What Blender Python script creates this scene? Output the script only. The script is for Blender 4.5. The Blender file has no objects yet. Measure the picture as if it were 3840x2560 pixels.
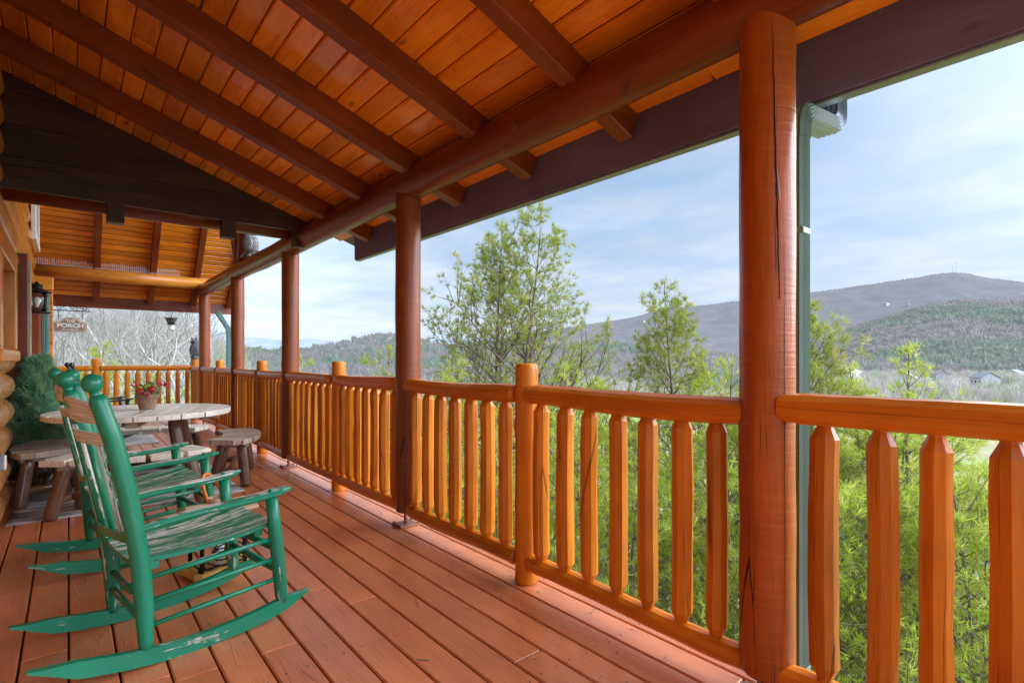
import bpy, math, random
import numpy as np
from mathutils import Vector, Matrix
from mathutils import noise as mnoise

S = bpy.context.scene
COL = S.collection
R = math.radians
rng = random.Random(7)

# ------------------------------------------------------------------ helpers
def V(*a): return Vector(a)

class MB:
    """collects faces and links them as ONE mesh object"""
    def __init__(s):
        s.v = []; s.f = []; s.uv = []; s.sm = []; s.rn = []
    def face(s, idx, uvs, smooth=False, rnd=0.0):
        s.f.append(idx); s.uv.append(uvs); s.sm.append(smooth); s.rn.append(rnd)
    def rings(s, rings, closed=True, cap0=True, cap1=True, smooth=True, rnd=0.0, us=None, vs=None):
        """rings: list of lists of points, same count"""
        n = len(rings[0]); base = len(s.v)
        for r in rings: s.v.extend([tuple(p) for p in r])
        if us is None: us = [k / n for k in range(n + 1)]
        if vs is None: vs = list(range(len(rings)))
        m = n if closed else n - 1
        for i in range(len(rings) - 1):
            a = base + i * n; b = a + n
            for k in range(m):
                k2 = (k + 1) % n
                s.face((a + k, a + k2, b + k2, b + k),
                       ((us[k], vs[i]), (us[k + 1], vs[i]), (us[k + 1], vs[i + 1]), (us[k], vs[i + 1])), smooth, rnd)
        if closed and cap0:
            s.face(tuple(base + k for k in reversed(range(n))), tuple((us[k], vs[0]) for k in reversed(range(n))), False, rnd)
        if closed and cap1:
            e = base + (len(rings) - 1) * n
            s.face(tuple(e + k for k in range(n)), tuple((us[k], vs[-1]) for k in range(n)), False, rnd)
    def tube(s, pts, rad, ns=8, smooth=True, rnd=0.0, jit=0.0, caps=True, flat=1.0, seed=0, facet=0.0):
        pts = [Vector(p) for p in pts]
        if not hasattr(rad, '__len__'): rad = [rad] * len(pts)
        lr = random.Random(seed * 7919 + 13)
        fac = [1 + lr.uniform(-facet, facet) for _ in range(ns)]
        t0 = (pts[1] - pts[0]).normalized()
        up = Vector((0, 0, 1)) if abs(t0.z) < .9 else Vector((0, 1, 0))
        a = t0.cross(up).normalized(); b = a.cross(t0).normalized()
        rs = []; vs = []; L = 0
        rmax = max(rad)
        for i, p in enumerate(pts):
            if i == 0: t = t0
            elif i == len(pts) - 1: t = (pts[i] - pts[i - 1]).normalized()
            else: t = ((pts[i] - pts[i - 1]).normalized() + (pts[i + 1] - pts[i]).normalized()).normalized()
            a = (a - t * a.dot(t)).normalized(); b = a.cross(t).normalized()
            if i: L += (pts[i] - pts[i - 1]).length
            vs.append(L)
            rr = []
            for k in range(ns):
                an = 2 * math.pi * k / ns
                q = rad[i] * fac[k] * (1 + lr.uniform(-jit, jit))
                rr.append(p + a * math.cos(an) * q + b * math.sin(an) * q * flat)
            rs.append(rr)
        us = [2 * math.pi * rmax * k / ns for k in range(ns + 1)]
        s.rings(rs, True, caps, caps, smooth, rnd, us, vs)
    def bar(s, p0, p1, w, h, ch=0.004, up=None, rnd=0.0, smooth=False):
        """chamfered bar from p0 to p1 (centre line), width w across, height h along 'up'"""
        p0 = Vector(p0); p1 = Vector(p1); t = (p1 - p0).normalized()
        if up is None: up = Vector((0, 0, 1)) if abs(t.z) < .9 else Vector((0, 1, 0))
        up = Vector(up)
        a = t.cross(up).normalized(); b = a.cross(t).normalized()
        x, y = w / 2, h / 2
        sec = [(-x + ch, -y), (x - ch, -y), (x, -y + ch), (x, y - ch), (x - ch, y), (-x + ch, y), (-x, y - ch), (-x, -y + ch)]
        L = (p1 - p0).length
        us = [0]
        for k in range(8):
            q, r_ = sec[k], sec[(k + 1) % 8]
            us.append(us[-1] + math.hypot(q[0] - r_[0], q[1] - r_[1]))
        us = [u_ - us[4] * .5 for u_ in us]
        ce = min(ch, L * .2)
        def ring(p, k):
            return [p + a * sx * k + b * sy * k for sx, sy in sec]
        k = 1 - 2 * ch / max(min(w, h), .001) * .6
        s.rings([ring(p0, k), ring(p0 + t * ce, 1), ring(p1 - t * ce, 1), ring(p1, k)], True, True, True, smooth, rnd, us, [0, ce, L - ce, L])
    def lathe(s, prof, c=(0, 0, 0), ns=16, smooth=True, rnd=0.0, sx=1, sy=1):
        c = Vector(c); rs = []; vs = []; L = 0
        for i, (r, z) in enumerate(prof):
            rs.append([c + Vector((math.cos(2 * math.pi * k / ns) * r * sx, math.sin(2 * math.pi * k / ns) * r * sy, z)) for k in range(ns)])
            if i: L += math.hypot(r - prof[i - 1][0], z - prof[i - 1][1])
            vs.append(L)
        rm = max(p[0] for p in prof)
        s.rings(rs, True, True, True, smooth, rnd, [2 * math.pi * rm * k / ns for k in range(ns + 1)], vs)
    def ball(s, c, r, ns=14, nr=9, sc=(1, 1, 1), rnd=0.0):
        prof = [(max(r * math.sin(math.pi * i / nr), r * .01), -r * math.cos(math.pi * i / nr) * sc[2]) for i in range(nr + 1)]
        s.lathe(prof, c, ns, True, rnd, sc[0], sc[1])
    def prism(s, poly, p, ax, ay, az, d, rnd=0.0, smooth=False, swap=False):
        """2-D polygon (u,v) -> p + u*ax + v*ay, extruded by d along az"""
        p = Vector(p); ax = Vector(ax); ay = Vector(ay); az = Vector(az)
        r0 = [p + ax * u + ay * v for u, v in poly]; r1 = [q + az * d for q in r0]
        n = len(poly); base = len(s.v); pu = [(b_, a_) for a_, b_ in poly] if swap else poly
        s.v.extend([tuple(q) for q in r0 + r1])
        s.face(tuple(base + k for k in reversed(range(n))), tuple(pu[k] for k in reversed(range(n))), smooth, rnd)
        s.face(tuple(base + n + k for k in range(n)), tuple(pu), smooth, rnd)
        L = 0
        for k in range(n):
            k2 = (k + 1) % n
            l = math.hypot(poly[k][0] - poly[k2][0], poly[k][1] - poly[k2][1])
            s.face((base + k, base + k2, base + n + k2, base + n + k), ((0, L), (0, L + l), (d, L + l), (d, L)), False, rnd)
            L += l
    def build(s, name, mat, parent=None, local=False):
        me = bpy.data.meshes.new(name)
        off = Vector((0, 0, 0))
        if parent is not None and not local:
            off = world_loc(parent)
        me.from_pydata([(p[0] - off.x, p[1] - off.y, p[2] - off.z) for p in s.v], [], s.f)
        ul = me.uv_layers.new(name='UVMap')
        flat = [c for fu in s.uv for uv in fu for c in uv]
        ul.data.foreach_set('uv', flat)
        me.polygons.foreach_set('use_smooth', s.sm)
        at = me.attributes.new('rnd', 'FLOAT', 'FACE')
        at.data.foreach_set('value', s.rn)
        if isinstance(mat, (list, tuple)):
            for m in mat: me.materials.append(m)
        else: me.materials.append(mat)
        me.update()
        o = bpy.data.objects.new(name, me); COL.objects.link(o)
        if parent is not None: o.parent = parent
        return o

def world_loc(o):
    p = Vector(o.location)
    while o.parent is not None:
        o = o.parent; p = p + Vector(o.location)
    return p

def thing(name, label, cat, loc=(0, 0, 0), rz=0.0, group=None):
    o = bpy.data.objects.new(name, None); COL.objects.link(o)
    o.location = loc; o.rotation_euler = (0, 0, rz); o.empty_display_size = .1
    o['label'] = label; o['category'] = cat
    if group: o['group'] = group
    return o
def tag(o, label, cat, group=None, kind=None):
    o['label'] = label; o['category'] = cat
    if group: o['group'] = group
    if kind: o['kind'] = kind
    return o
def struct(o): o['kind'] = 'structure'; return o
def dup(root, loc, rz, label, group=None, scale=None, cat=None):
    def cp(o, parent):
        c = o.copy(); COL.objects.link(c); c.parent = parent
        for ch in [x for x in bpy.data.objects if x.parent == o]: cp(ch, c)
        return c
    r = cp(root, None); r.location = loc; r.rotation_euler = (0, 0, rz); r['label'] = label
    if group: r['group'] = group
    if cat: r['category'] = cat
    if scale: r.scale = (scale, scale, scale)
    return r

# ------------------------------------------------------------------ materials
class NT:
    def __init__(s, name):
        s.m = bpy.data.materials.new(name); s.m.use_nodes = True
        s.t = s.m.node_tree; s.t.nodes.clear()
        s.out = s.n('ShaderNodeOutputMaterial')
    def n(s, typ, **kw):
        x = s.t.nodes.new(typ)
        for k, v in kw.items(): setattr(x, k, v)
        return x
    def l(s, a, b): s.t.links.new(a, b)
    def val(s, x, inp):
        if isinstance(x, (int, float)): inp.default_value = x
        elif isinstance(x, (tuple, list)): inp.default_value = (*x, 1) if len(x) == 3 and len(inp.default_value) == 4 else x
        else: s.l(x, inp)
    def math(s, op, a, b=0.0, c=0.0, clamp=False):
        x = s.n('ShaderNodeMath', operation=op); x.use_clamp = clamp
        s.val(a, x.inputs[0]); s.val(b, x.inputs[1]); s.val(c, x.inputs[2]); return x.outputs[0]
    def mix(s, f, a, b, blend='MIX'):
        x = s.n('ShaderNodeMix', data_type='RGBA', blend_type=blend)
        s.val(f, x.inputs[0]); s.val(a, x.inputs[6]); s.val(b, x.inputs[7]); return x.outputs[2]
    def ramp(s, f, lo, hi, a=0.0, b=1.0):
        x = s.n('ShaderNodeMapRange'); x.clamp = True
        s.val(f, x.inputs[0]); x.inputs[1].default_value = lo; x.inputs[2].default_value = hi
        x.inputs[3].default_value = a; x.inputs[4].default_value = b; return x.outputs[0]
    def noise(s, vec, scale, detail=3, rough=.55, dist=0.0):
        x = s.n('ShaderNodeTexNoise'); s.l(vec, x.inputs['Vector'])
        x.inputs['Scale'].default_value = scale; x.inputs['Detail'].default_value = detail
        x.inputs['Roughness'].default_value = rough; x.inputs['Distortion'].default_value = dist
        return x.outputs['Fac']
    def scalevec(s, vec, sc):
        x = s.n('ShaderNodeVectorMath', operation='MULTIPLY'); s.l(vec, x.inputs[0]); x.inputs[1].default_value = sc; return x.outputs[0]
    def attr(s, nm='rnd'):
        return s.n('ShaderNodeAttribute', attribute_name=nm).outputs['Fac']
    def uvr(s):
        """uv in metres moved by the piece's own random number"""
        uv = s.n('ShaderNodeUVMap', uv_map='UVMap').outputs[0]
        oi = s.n('ShaderNodeObjectInfo').outputs['Random']
        r = s.attr()
        k = s.math('ADD', s.math('MULTIPLY', r, 37.3), s.math('MULTIPLY', oi, 91.7))
        cb = s.n('ShaderNodeCombineXYZ'); s.l(k, cb.inputs[0]); s.l(s.math('MULTIPLY', k, 1.7), cb.inputs[1]); s.l(s.math('MULTIPLY', k, .37), cb.inputs[2])
        ad = s.n('ShaderNodeVectorMath', operation='ADD'); s.l(uv, ad.inputs[0]); s.l(cb.outputs[0], ad.inputs[1])
        return ad.outputs[0], r, oi
    def bsdf(s, col, rough=.5, bump=None, bstr=.2, coat=0.0, metal=0.0, spec=.5, coat_rough=.1, bdist=.01):
        p = s.n('ShaderNodeBsdfPrincipled')
        s.val(col, p.inputs['Base Color']); s.val(rough, p.inputs['Roughness'])
        p.inputs['Coat Weight'].default_value = coat; p.inputs['Coat Roughness'].default_value = coat_rough
        p.inputs['Metallic'].default_value = metal; p.inputs['Specular IOR Level'].default_value = spec
        if bump is not None:
            b = s.n('ShaderNodeBump'); b.inputs['Strength'].default_value = bstr; b.inputs['Distance'].default_value = bdist
            s.l(bump, b.inputs['Height']); s.l(b.outputs[0], p.inputs['Normal'])
        s.l(p.outputs[0], s.out.inputs[0]); return p

def wood(name, a, b, rough=.35, coat=.3, knots=.5, cracks=0.0, grain=.35, var=.25, bstr=.25, dark=(.03, .012, .006), crough=.12, spec=.28, kr=.10, ripple=0.0):
    N = NT(name); vec, r, oi = N.uvr()
    big = N.noise(N.scalevec(vec, (9, 1.1, 9)), 1.0, 4, .6, .6)
    fine = N.noise(N.scalevec(vec, (130, 5, 130)), 1.0, 3, .6, .3)
    blot = N.noise(vec, 2.3, 3, .6)
    col = N.mix(N.ramp(big, .3, .7), a, b)
    col = N.mix(N.math('MULTIPLY', N.ramp(fine, .52, .72), grain), col, tuple(c * .35 for c in a))
    h = N.math('ADD', N.math('MULTIPLY', fine, .5), N.math('MULTIPLY', big, .7))
    if knots:
        vo = N.n('ShaderNodeTexVoronoi', feature='F1'); N.l(N.scalevec(vec, (5.5, 2.4, 5.5)), vo.inputs['Vector']); vo.inputs['Scale'].default_value = 1
        sepc = N.n('ShaderNodeSeparateColor'); N.l(vo.outputs['Color'], sepc.inputs[0])
        on = N.math('GREATER_THAN', sepc.outputs[0], .45)
        kn = N.math('MULTIPLY', N.ramp(vo.outputs['Distance'], kr * .3, kr, 1, 0), on)
        col = N.mix(N.math('MULTIPLY', kn, knots), col, dark)
        h = N.math('ADD', h, N.math('MULTIPLY', kn, .6))
    if cracks:
        vo = N.n('ShaderNodeTexVoronoi', feature='DISTANCE_TO_EDGE'); N.l(N.scalevec(vec, (15, .5, 15)), vo.inputs['Vector']); vo.inputs['Scale'].default_value = 1
        wob = N.noise(N.scalevec(vec, (5, 1.4, 5)), 1.0, 2)
        ck = N.math('MULTIPLY', N.ramp(vo.outputs['Distance'], .006, .016, 1, 0), N.ramp(wob, .52, .58))
        col = N.mix(N.math('MULTIPLY', ck, cracks), col, (.012, .006, .004))
        h = N.math('SUBTRACT', h, N.math('MULTIPLY', ck, 3.0))
    if ripple:
        rp = N.noise(N.scalevec(vec, (3, 75, 3)), 1.0, 2)
        h = N.math('ADD', h, N.math('MULTIPLY', rp, ripple)); col = N.mix(N.math('MULTIPLY', N.ramp(rp, .5, .75), .22 * ripple), col, tuple(min(1, c * 1.5 + .03) for c in b))
    k = N.math('ADD', N.math('MULTIPLY', N.math('FRACT', N.math('ADD', N.math('MULTIPLY', r, 7.13), oi)), var), 1 - var * .55)
    k = N.math('MULTIPLY', k, N.ramp(blot, .3, .7, .82, 1.12))
    cc = N.n('ShaderNodeCombineColor'); [N.l(k, cc.inputs[i]) for i in range(3)]
    col = N.mix(1.0, col, cc.outputs[0], 'MULTIPLY')
    ro = N.math('ADD', N.math('MULTIPLY', N.ramp(big, .3, .7), .15), rough - .07)
    N.bsdf(col, ro, h, bstr, coat, spec=spec, coat_rough=crough, bdist=.006)
    return N.m

def plain(name, col, rough=.5, metal=0.0, var=.12, scale=20, bstr=.1, coat=0.0):
    N = NT(name); tc = N.n('ShaderNodeTexCoord').outputs['Object']
    n1 = N.noise(tc, scale, 4, .6)
    c = N.mix(N.ramp(n1, .3, .7), tuple(x * (1 - var) for x in col), tuple(min(1, x * (1 + var)) for x in col))
    N.bsdf(c, rough, n1, bstr, coat, metal); return N.m

def peeling(name, paint, bare, amt, top, rough=.35):
    """old paint worn away in streaks along the grain, more on faces that look up"""
    N = NT(name); vec, r, oi = N.uvr()
    st = N.noise(N.scalevec(vec, (48, 2.6, 48)), 1.0, 5, .65, .4)
    ch = N.noise(vec, 22, 4, .6)
    big = N.noise(N.scalevec(vec, (6, 2.0, 6)), 1.0, 2)
    g = N.n('ShaderNodeNewGeometry'); sp = N.n('ShaderNodeSeparateXYZ'); N.l(g.outputs['Normal'], sp.inputs[0])
    upw = N.ramp(sp.outputs[2], .55, .95)
    m = N.math('ADD', N.math('MULTIPLY', N.math('SUBTRACT', st, .5), 1.3), N.math('ADD', N.math('MULTIPLY', N.math('SUBTRACT', ch, .5), .5), N.math('MULTIPLY', N.math('SUBTRACT', big, .5), .6)))
    m = N.math('ADD', m, N.math('ADD', N.math('MULTIPLY', upw, top), amt))
    mask = N.ramp(m, 0, .03)
    fine = N.noise(N.scalevec(vec, (160, 6, 160)), 1.0, 3)
    bc = N.mix(N.ramp(fine, .35, .65), tuple(c * .45 for c in bare), bare)
    pc = N.mix(N.ramp(big, .3, .7), paint, tuple(c * .72 for c in paint))
    col = N.mix(mask, pc, bc)
    h = N.math('SUBTRACT', N.math('MULTIPLY', fine, .3), mask)
    N.bsdf(col, N.math('ADD', N.math('MULTIPLY', mask, .4), rough), h, .35, .15, bdist=.003, coat_rough=.2); return N.m

HAZE = (.47, .52, .61)  # haze colour, mixed into the far materials as a faint glow
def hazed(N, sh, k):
    """haze painted into far materials: a fixed share of glowing colour for the distance"""
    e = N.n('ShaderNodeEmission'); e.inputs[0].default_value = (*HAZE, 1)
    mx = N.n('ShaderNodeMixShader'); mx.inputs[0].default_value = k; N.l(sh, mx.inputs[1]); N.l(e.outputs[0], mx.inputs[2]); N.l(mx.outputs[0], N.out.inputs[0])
def leaf(name, a, b, c, trans=.35, haze=0.0):
    N = NT(name); r = N.attr()
    col = N.mix(N.ramp(r, 0, .6), a, b); col = N.mix(N.ramp(r, .75, 1), col, c)
    p = N.n('ShaderNodeBsdfPrincipled'); N.l(col, p.inputs['Base Color']); p.inputs['Roughness'].default_value = .6
    p.inputs['Specular IOR Level'].default_value = .25
    t = N.n('ShaderNodeBsdfTranslucent'); N.l(col, t.inputs[0])
    mx = N.n('ShaderNodeMixShader'); mx.inputs[0].default_value = trans; N.l(p.outputs[0], mx.inputs[1]); N.l(t.outputs[0], mx.inputs[2])
    N.l(mx.outputs[0], N.out.inputs[0])
    if haze: hazed(N, mx.outputs[0], haze)
    return N.m

M = {}
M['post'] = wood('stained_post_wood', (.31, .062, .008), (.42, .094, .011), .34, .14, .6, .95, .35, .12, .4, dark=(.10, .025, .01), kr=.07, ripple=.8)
M['postdark'] = wood('stained_post_wood_shaded', (.19, .044, .014), (.28, .068, .019), .36, .16, .6, .95, .35, .12, .4, dark=(.07, .02, .01), kr=.07, ripple=.8)  # same wood, with the shade on the farther posts put into its colour
M['rail'] = wood('stained_rail_wood', (.52, .145, .007), (.67, .205, .012), .34, .14, .6, .5, .3, .3, .4, dark=(.12, .03, .01), kr=.08)
M['beam'] = wood('stained_beam_log', (.135, .022, .009), (.21, .036, .011), .36, .16, .9, .4, .4, .1, .35, kr=.12)
M['ceil'] = wood('ceiling_pine_boards', (.78, .195, .008), (.97, .31, .018), .30, .5, .9, 0, .4, .45, .14, dark=(.13, .03, .008), crough=.13, kr=.13)
M['rafter'] = wood('rafter_timber', (.17, .031, .009), (.26, .052, .011), .42, .12, .8, .3, .5, .2, .3)
M['dark'] = wood('dark_gable_boards', (.042, .019, .014), (.095, .042, .028), .45, .12, .8, .3, .7, .3, .35)  # darkness of the backlit gable is put into this brown
M['fascia'] = wood('fascia_board_blue_light', (.145, .125, .25), (.18, .15, .29), .5, .08, .3, .1, .2, .1, .2)  # blue of the light falling on the fascia put into its base colour
M['deck'] = wood('deck_boards_paint', (.53, .160, .058), (.63, .21, .080), .34, .38, .12, .12, .35, .16, .3, crough=.25, spec=.4, kr=.06)
M['wall'] = wood('wall_log_stain', (.58, .19, .022), (.72, .27, .040), .32, .25, .6, .4, .35, .22, .3)
M['walldark'] = wood('wall_log_lower', (.55, .22, .055), (.66, .29, .085), .28, .4, .5, .3, .45, .2, .35)
M['table'] = wood('weathered_table_boards', (.80, .72, .58), (.90, .84, .72), .42, .2, .5, .5, .6, .3, .35, dark=(.16, .09, .05))
M['bench'] = wood('worn_bench_boards', (.36, .27, .19), (.56, .46, .34), .45, .15, .5, .5, .7, .35, .4, dark=(.10, .06, .03))
M['leg'] = wood('brown_log_legs', (.13, .062, .036), (.20, .095, .05), .33, .35, .6, .4, .35, .3, .3)
M['green'] = peeling('green_paint_worn', (.002, .23, .115), (.62, .60, .50), -.205, .08)
M['greenseat'] = peeling('green_paint_peeling_top', (.002, .23, .115), (.80, .78, .70), -.24, .235)
M['bareslat'] = peeling('bare_grey_slat', (.002, .23, .115), (.86, .88, .82), .12, .0)
M['greenarm'] = peeling('green_paint_worn_arm', (.002, .23, .115), (.80, .78, .70), -.20, .27)
M['blackchair'] = peeling('dark_chair_paint', (.022, .026, .026), (.45, .43, .40), -.30, .12)
M['black'] = plain('black_iron', (.016, .016, .018), .45, .6)
M['downspout'] = plain('green_downspout_metal', (.15, .28, .255), .35, .0, .08, 5)
M['gutter'] = plain('grey_gutter_metal', (.20, .235, .255), .35, .3, .08, 5)
M['bracket'] = plain('rusty_post_bracket', (.28, .12, .07), .5, .3)
M['screw'] = plain('dark_screw', (.05, .04, .04), .5, .5)
M['pot'] = plain('brown_clay_pot', (.28, .17, .11), .7, 0, .25, 25, .25)
M['white'] = plain('white_paint', (.78, .77, .74), .5)
M['red'] = plain('red_apple_skin', (.55, .018, .03), .2, 0, .3, 18, .02, .5)
M['greenapple'] = plain('green_apple_skin', (.42, .48, .06), .25, 0, .3, 18, .02, .5)
M['berry'] = plain('red_berry', (.42, .015, .05), .25, 0, .2, 40, .02, .4)
M['owl'] = plain('grey_owl_resin', (.22, .20, .20), .65, 0, .55, 45, .5)
M['owldark'] = plain('dark_owl_resin', (.11, .105, .11), .6, 0, .6, 45, .5)
M['signface'] = plain('tan_sign_board', (.36, .20, .12), .55, 0, .1)
M['pin'] = plain('pale_plastic_pins', (.72, .62, .58), .4)
M['orange'] = plain('orange_strap', (.75, .22, .03), .5)
M['slab'] = wood('yellow_log_slab', (.70, .38, .08), (.80, .48, .12), .5, .1, .4, .2, .4, .2, .4)
M['tan'] = wood('tan_lantern_board', (.55, .36, .20), (.64, .44, .26), .5, .1, .3, .2, .5, .2, .3)

def glass_mat():
    N = NT('clear_glass')
    g = N.n('ShaderNodeBsdfGlossy'); g.inputs['Roughness'].default_value = .03
    t = N.n('ShaderNodeBsdfTransparent'); t.inputs[0].default_value = (.95, .96, .97, 1)
    fr = N.n('ShaderNodeFresnel'); fr.inputs[0].default_value = 1.45
    mx = N.n('ShaderNodeMixShader'); N.l(N.math('ADD', fr.outputs[0], .03), mx.inputs[0]); N.l(t.outputs[0], mx.inputs[1]); N.l(g.outputs[0], mx.inputs[2])
    N.l(mx.outputs[0], N.out.inputs[0]); return N.m
M['glass'] = glass_mat()
M['pane'] = plain('dark_window_pane', (.03, .035, .04), .06, 0, .1, 3, 0)
def rug_mat():
    N = NT('grey_black_rug'); vec = N.n('ShaderNodeUVMap', uv_map='UVMap').outputs[0]
    a = N.noise(N.scalevec(vec, (3, 42, 1)), 1.0, 5, .7, .5); b = N.noise(vec, 2.2, 3, .6)
    w = N.noise(N.scalevec(vec, (220, 160, 1)), 1.0, 2)
    m = N.math('ADD', N.math('MULTIPLY', a, .75), N.math('MULTIPLY', b, .3))
    c = N.mix(N.ramp(m, .44, .60), (.08, .08, .085), (.72, .70, .67))
    c = N.mix(N.math('MULTIPLY', N.ramp(w, .35, .65), .35), c, (.12, .12, .12))
    N.bsdf(c, .95, w, .5, bdist=.004, spec=.1); return N.m
M['rug'] = rug_mat()
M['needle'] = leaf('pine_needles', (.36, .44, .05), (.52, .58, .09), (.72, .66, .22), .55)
M['needledark'] = leaf('pine_needles_olive', (.25, .29, .045), (.38, .41, .08), (.56, .48, .18), .5)
M['spruce'] = leaf('spruce_needles', (.17, .40, .25), (.32, .50, .26), (.64, .60, .30), .4)
M['foliage'] = leaf('arrangement_leaves', (.10, .22, .04), (.20, .32, .06), (.10, .20, .10), .25)
M['bark'] = plain('pine_bark', (.20, .15, .115), .9, 0, .35, 14, .5)
M['palebark'] = plain('pale_grey_bark', (.43, .39, .35), .85, 0, .3, 8, .4)
M['greybark'] = plain('grey_twig_bark', (.30, .26, .23), .9, 0, .3, 8, .4)
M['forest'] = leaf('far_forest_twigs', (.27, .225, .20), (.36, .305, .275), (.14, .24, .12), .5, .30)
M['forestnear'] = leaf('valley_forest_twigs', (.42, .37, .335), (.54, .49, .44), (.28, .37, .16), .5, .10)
M['roofgrey'] = plain('grey_shingles', (.30, .30, .31), .8)
M['roofgreen'] = plain('green_metal_roof', (.08, .24, .20), .4, .2)
M['siding'] = plain('white_siding', (.60, .59, .57), .6)
M['cabinwood'] = plain('brown_cabin_siding', (.26, .13, .08), .7)

def terrain_mat(name, a, b, c, scale, s2, fa=.42, fb=.6, haze=0.0):
    N = NT(name); tc = N.n('ShaderNodeTexCoord').outputs['Object']
    n1 = N.noise(tc, scale, 5, .65); n2 = N.noise(tc, s2, 4, .6)
    col = N.mix(N.ramp(n1, .38, .62), a, b); col = N.mix(N.ramp(n2, fa, fb), col, c)
    p = N.bsdf(col, .95, n1, .3, spec=.05, bdist=1.0)
    if haze: hazed(N, p.outputs[0], haze)
    return N.m
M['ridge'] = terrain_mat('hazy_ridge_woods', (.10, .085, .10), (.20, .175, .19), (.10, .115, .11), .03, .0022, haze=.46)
M['farblue'] = terrain_mat('far_blue_hills', (.36, .42, .52), (.40, .46, .55), (.37, .43, .52), .02, .003, haze=.45)  # blue of the distance haze is painted into the base colours too
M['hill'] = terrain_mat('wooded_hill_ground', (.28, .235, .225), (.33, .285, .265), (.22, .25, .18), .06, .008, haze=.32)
M['ground'] = terrain_mat('ground_grass_leaves', (.36, .31, .19), (.46, .40, .26), (.36, .43, .13), .25, .04)
M['valley'] = terrain_mat('valley_fields', (.31, .27, .22), (.37, .32, .25), (.36, .34, .17), .01, .005, .54, .68)

# ------------------------------------------------------------------ camera
cam = bpy.data.cameras.new('camera'); co = bpy.data.objects.new('camera', cam); COL.objects.link(co)
co.location = (0, 0, 1.15); co.rotation_euler = (R(90), 0, R(-40))
cam.sensor_width = 36; cam.lens = 36 * 1214 / 2352; cam.shift_y = 39 / 2352
cam.clip_start = .05; cam.clip_end = 40000
S.camera = co

# ------------------------------------------------------------------ sky and sun
W = bpy.data.worlds.new('World'); S.world = W; W.use_nodes = True
t = W.node_tree; t.nodes.clear()
def wn(typ, **kw):
    x = t.nodes.new(typ)
    for k, v in kw.items(): setattr(x, k, v)
    return x
SUN_AZ, SUN_EL = 112, 32      # degrees from +Y towards +X, elevation
sky = wn('ShaderNodeTexSky', sky_type='NISHITA'); sky.sun_disc = False
sky.sun_elevation = R(SUN_EL); sky.sun_rotation = R(SUN_AZ); sky.air_density = 1.0; sky.dust_density = 1.5; sky.ozone_density = 1.5
bgs = wn('ShaderNodeBackground'); bgs.inputs[1].default_value = .13
t.links.new(sky.outputs[0], bgs.inputs[0])
tc = wn('ShaderNodeTexCoord')
sep = wn('ShaderNodeSeparateXYZ'); t.links.new(tc.outputs['Generated'], sep.inputs[0])
def wm(op, a, b=0.0, clamp=False):
    x = wn('ShaderNodeMath', operation=op); x.use_clamp = clamp
    for i, q in enumerate((a, b)):
        if isinstance(q, (int, float)): x.inputs[i].default_value = q
        else: t.links.new(q, x.inputs[i])
    return x.outputs[0]
zz = wm('ADD', wm('MAXIMUM', sep.outputs[2], 0.0), .10)
cx = wm('DIVIDE', sep.outputs[0], zz); cy = wm('DIVIDE', sep.outputs[1], zz)
cmb = wn('ShaderNodeCombineXYZ'); t.links.new(cx, cmb.inputs[0]); t.links.new(wm('MULTIPLY', cy, .75), cmb.inputs[1])
n1 = wn('ShaderNodeTexNoise'); t.links.new(cmb.outputs[0], n1.inputs['Vector']); n1.inputs['Scale'].default_value = 1.1; n1.inputs['Detail'].default_value = 7; n1.inputs['Roughness'].default_value = .56; n1.inputs['Distortion'].default_value = .5
mr = wn('ShaderNodeMapRange'); t.links.new(n1.outputs['Fac'], mr.inputs[0]); mr.inputs[1].default_value = .36; mr.inputs[2].default_value = .66; mr.inputs[3].default_value = .45; mr.inputs[4].default_value = .95
hz = wn('ShaderNodeMapRange'); t.links.new(sep.outputs[2], hz.inputs[0]); hz.inputs[1].default_value = 0; hz.inputs[2].default_value = .28; hz.inputs[3].default_value = .55; hz.inputs[4].default_value = 0
fac = wm('ADD', mr.outputs[0], hz.outputs[0], True)
n2 = wn('ShaderNodeTexNoise'); t.links.new(cmb.outputs[0], n2.inputs['Vector']); n2.inputs['Scale'].default_value = 2.3; n2.inputs['Detail'].default_value = 5
cr = wn('ShaderNodeMix', data_type='RGBA'); t.links.new(wm('MULTIPLY', wm('SUBTRACT', n2.outputs['Fac'], .35), 3.0, True), cr.inputs[0])
cr.inputs[6].default_value = (.40, .58, .86, 1); cr.inputs[7].default_value = (.62, .73, .88, 1)
hc = wn('ShaderNodeMix', data_type='RGBA'); t.links.new(hz.outputs[0], hc.inputs[0]); t.links.new(cr.outputs[2], hc.inputs[6]); hc.inputs[7].default_value = (.84, .90, .94, 1)
# thin cloud brightest over the far end; the glow behind the camera is added, unseen fill
def glow(az, el, p, k):
    d = wn('ShaderNodeVectorMath', operation='DOT_PRODUCT'); t.links.new(tc.outputs['Generated'], d.inputs[0])
    d.inputs[1].default_value = (math.sin(R(az)) * math.cos(R(el)), math.cos(R(az)) * math.cos(R(el)), math.sin(R(el)))
    return wm('MULTIPLY', wm('POWER', wm('MAXIMUM', d.outputs['Value'], 0.0), p), k)
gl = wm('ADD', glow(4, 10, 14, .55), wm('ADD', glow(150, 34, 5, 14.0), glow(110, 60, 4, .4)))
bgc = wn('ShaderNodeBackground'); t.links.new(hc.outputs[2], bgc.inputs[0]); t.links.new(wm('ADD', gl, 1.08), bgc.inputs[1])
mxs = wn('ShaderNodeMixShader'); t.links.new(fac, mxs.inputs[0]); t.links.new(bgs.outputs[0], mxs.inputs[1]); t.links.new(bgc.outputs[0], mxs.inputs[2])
wo = wn('ShaderNodeOutputWorld'); t.links.new(mxs.outputs[0], wo.inputs[0])

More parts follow.
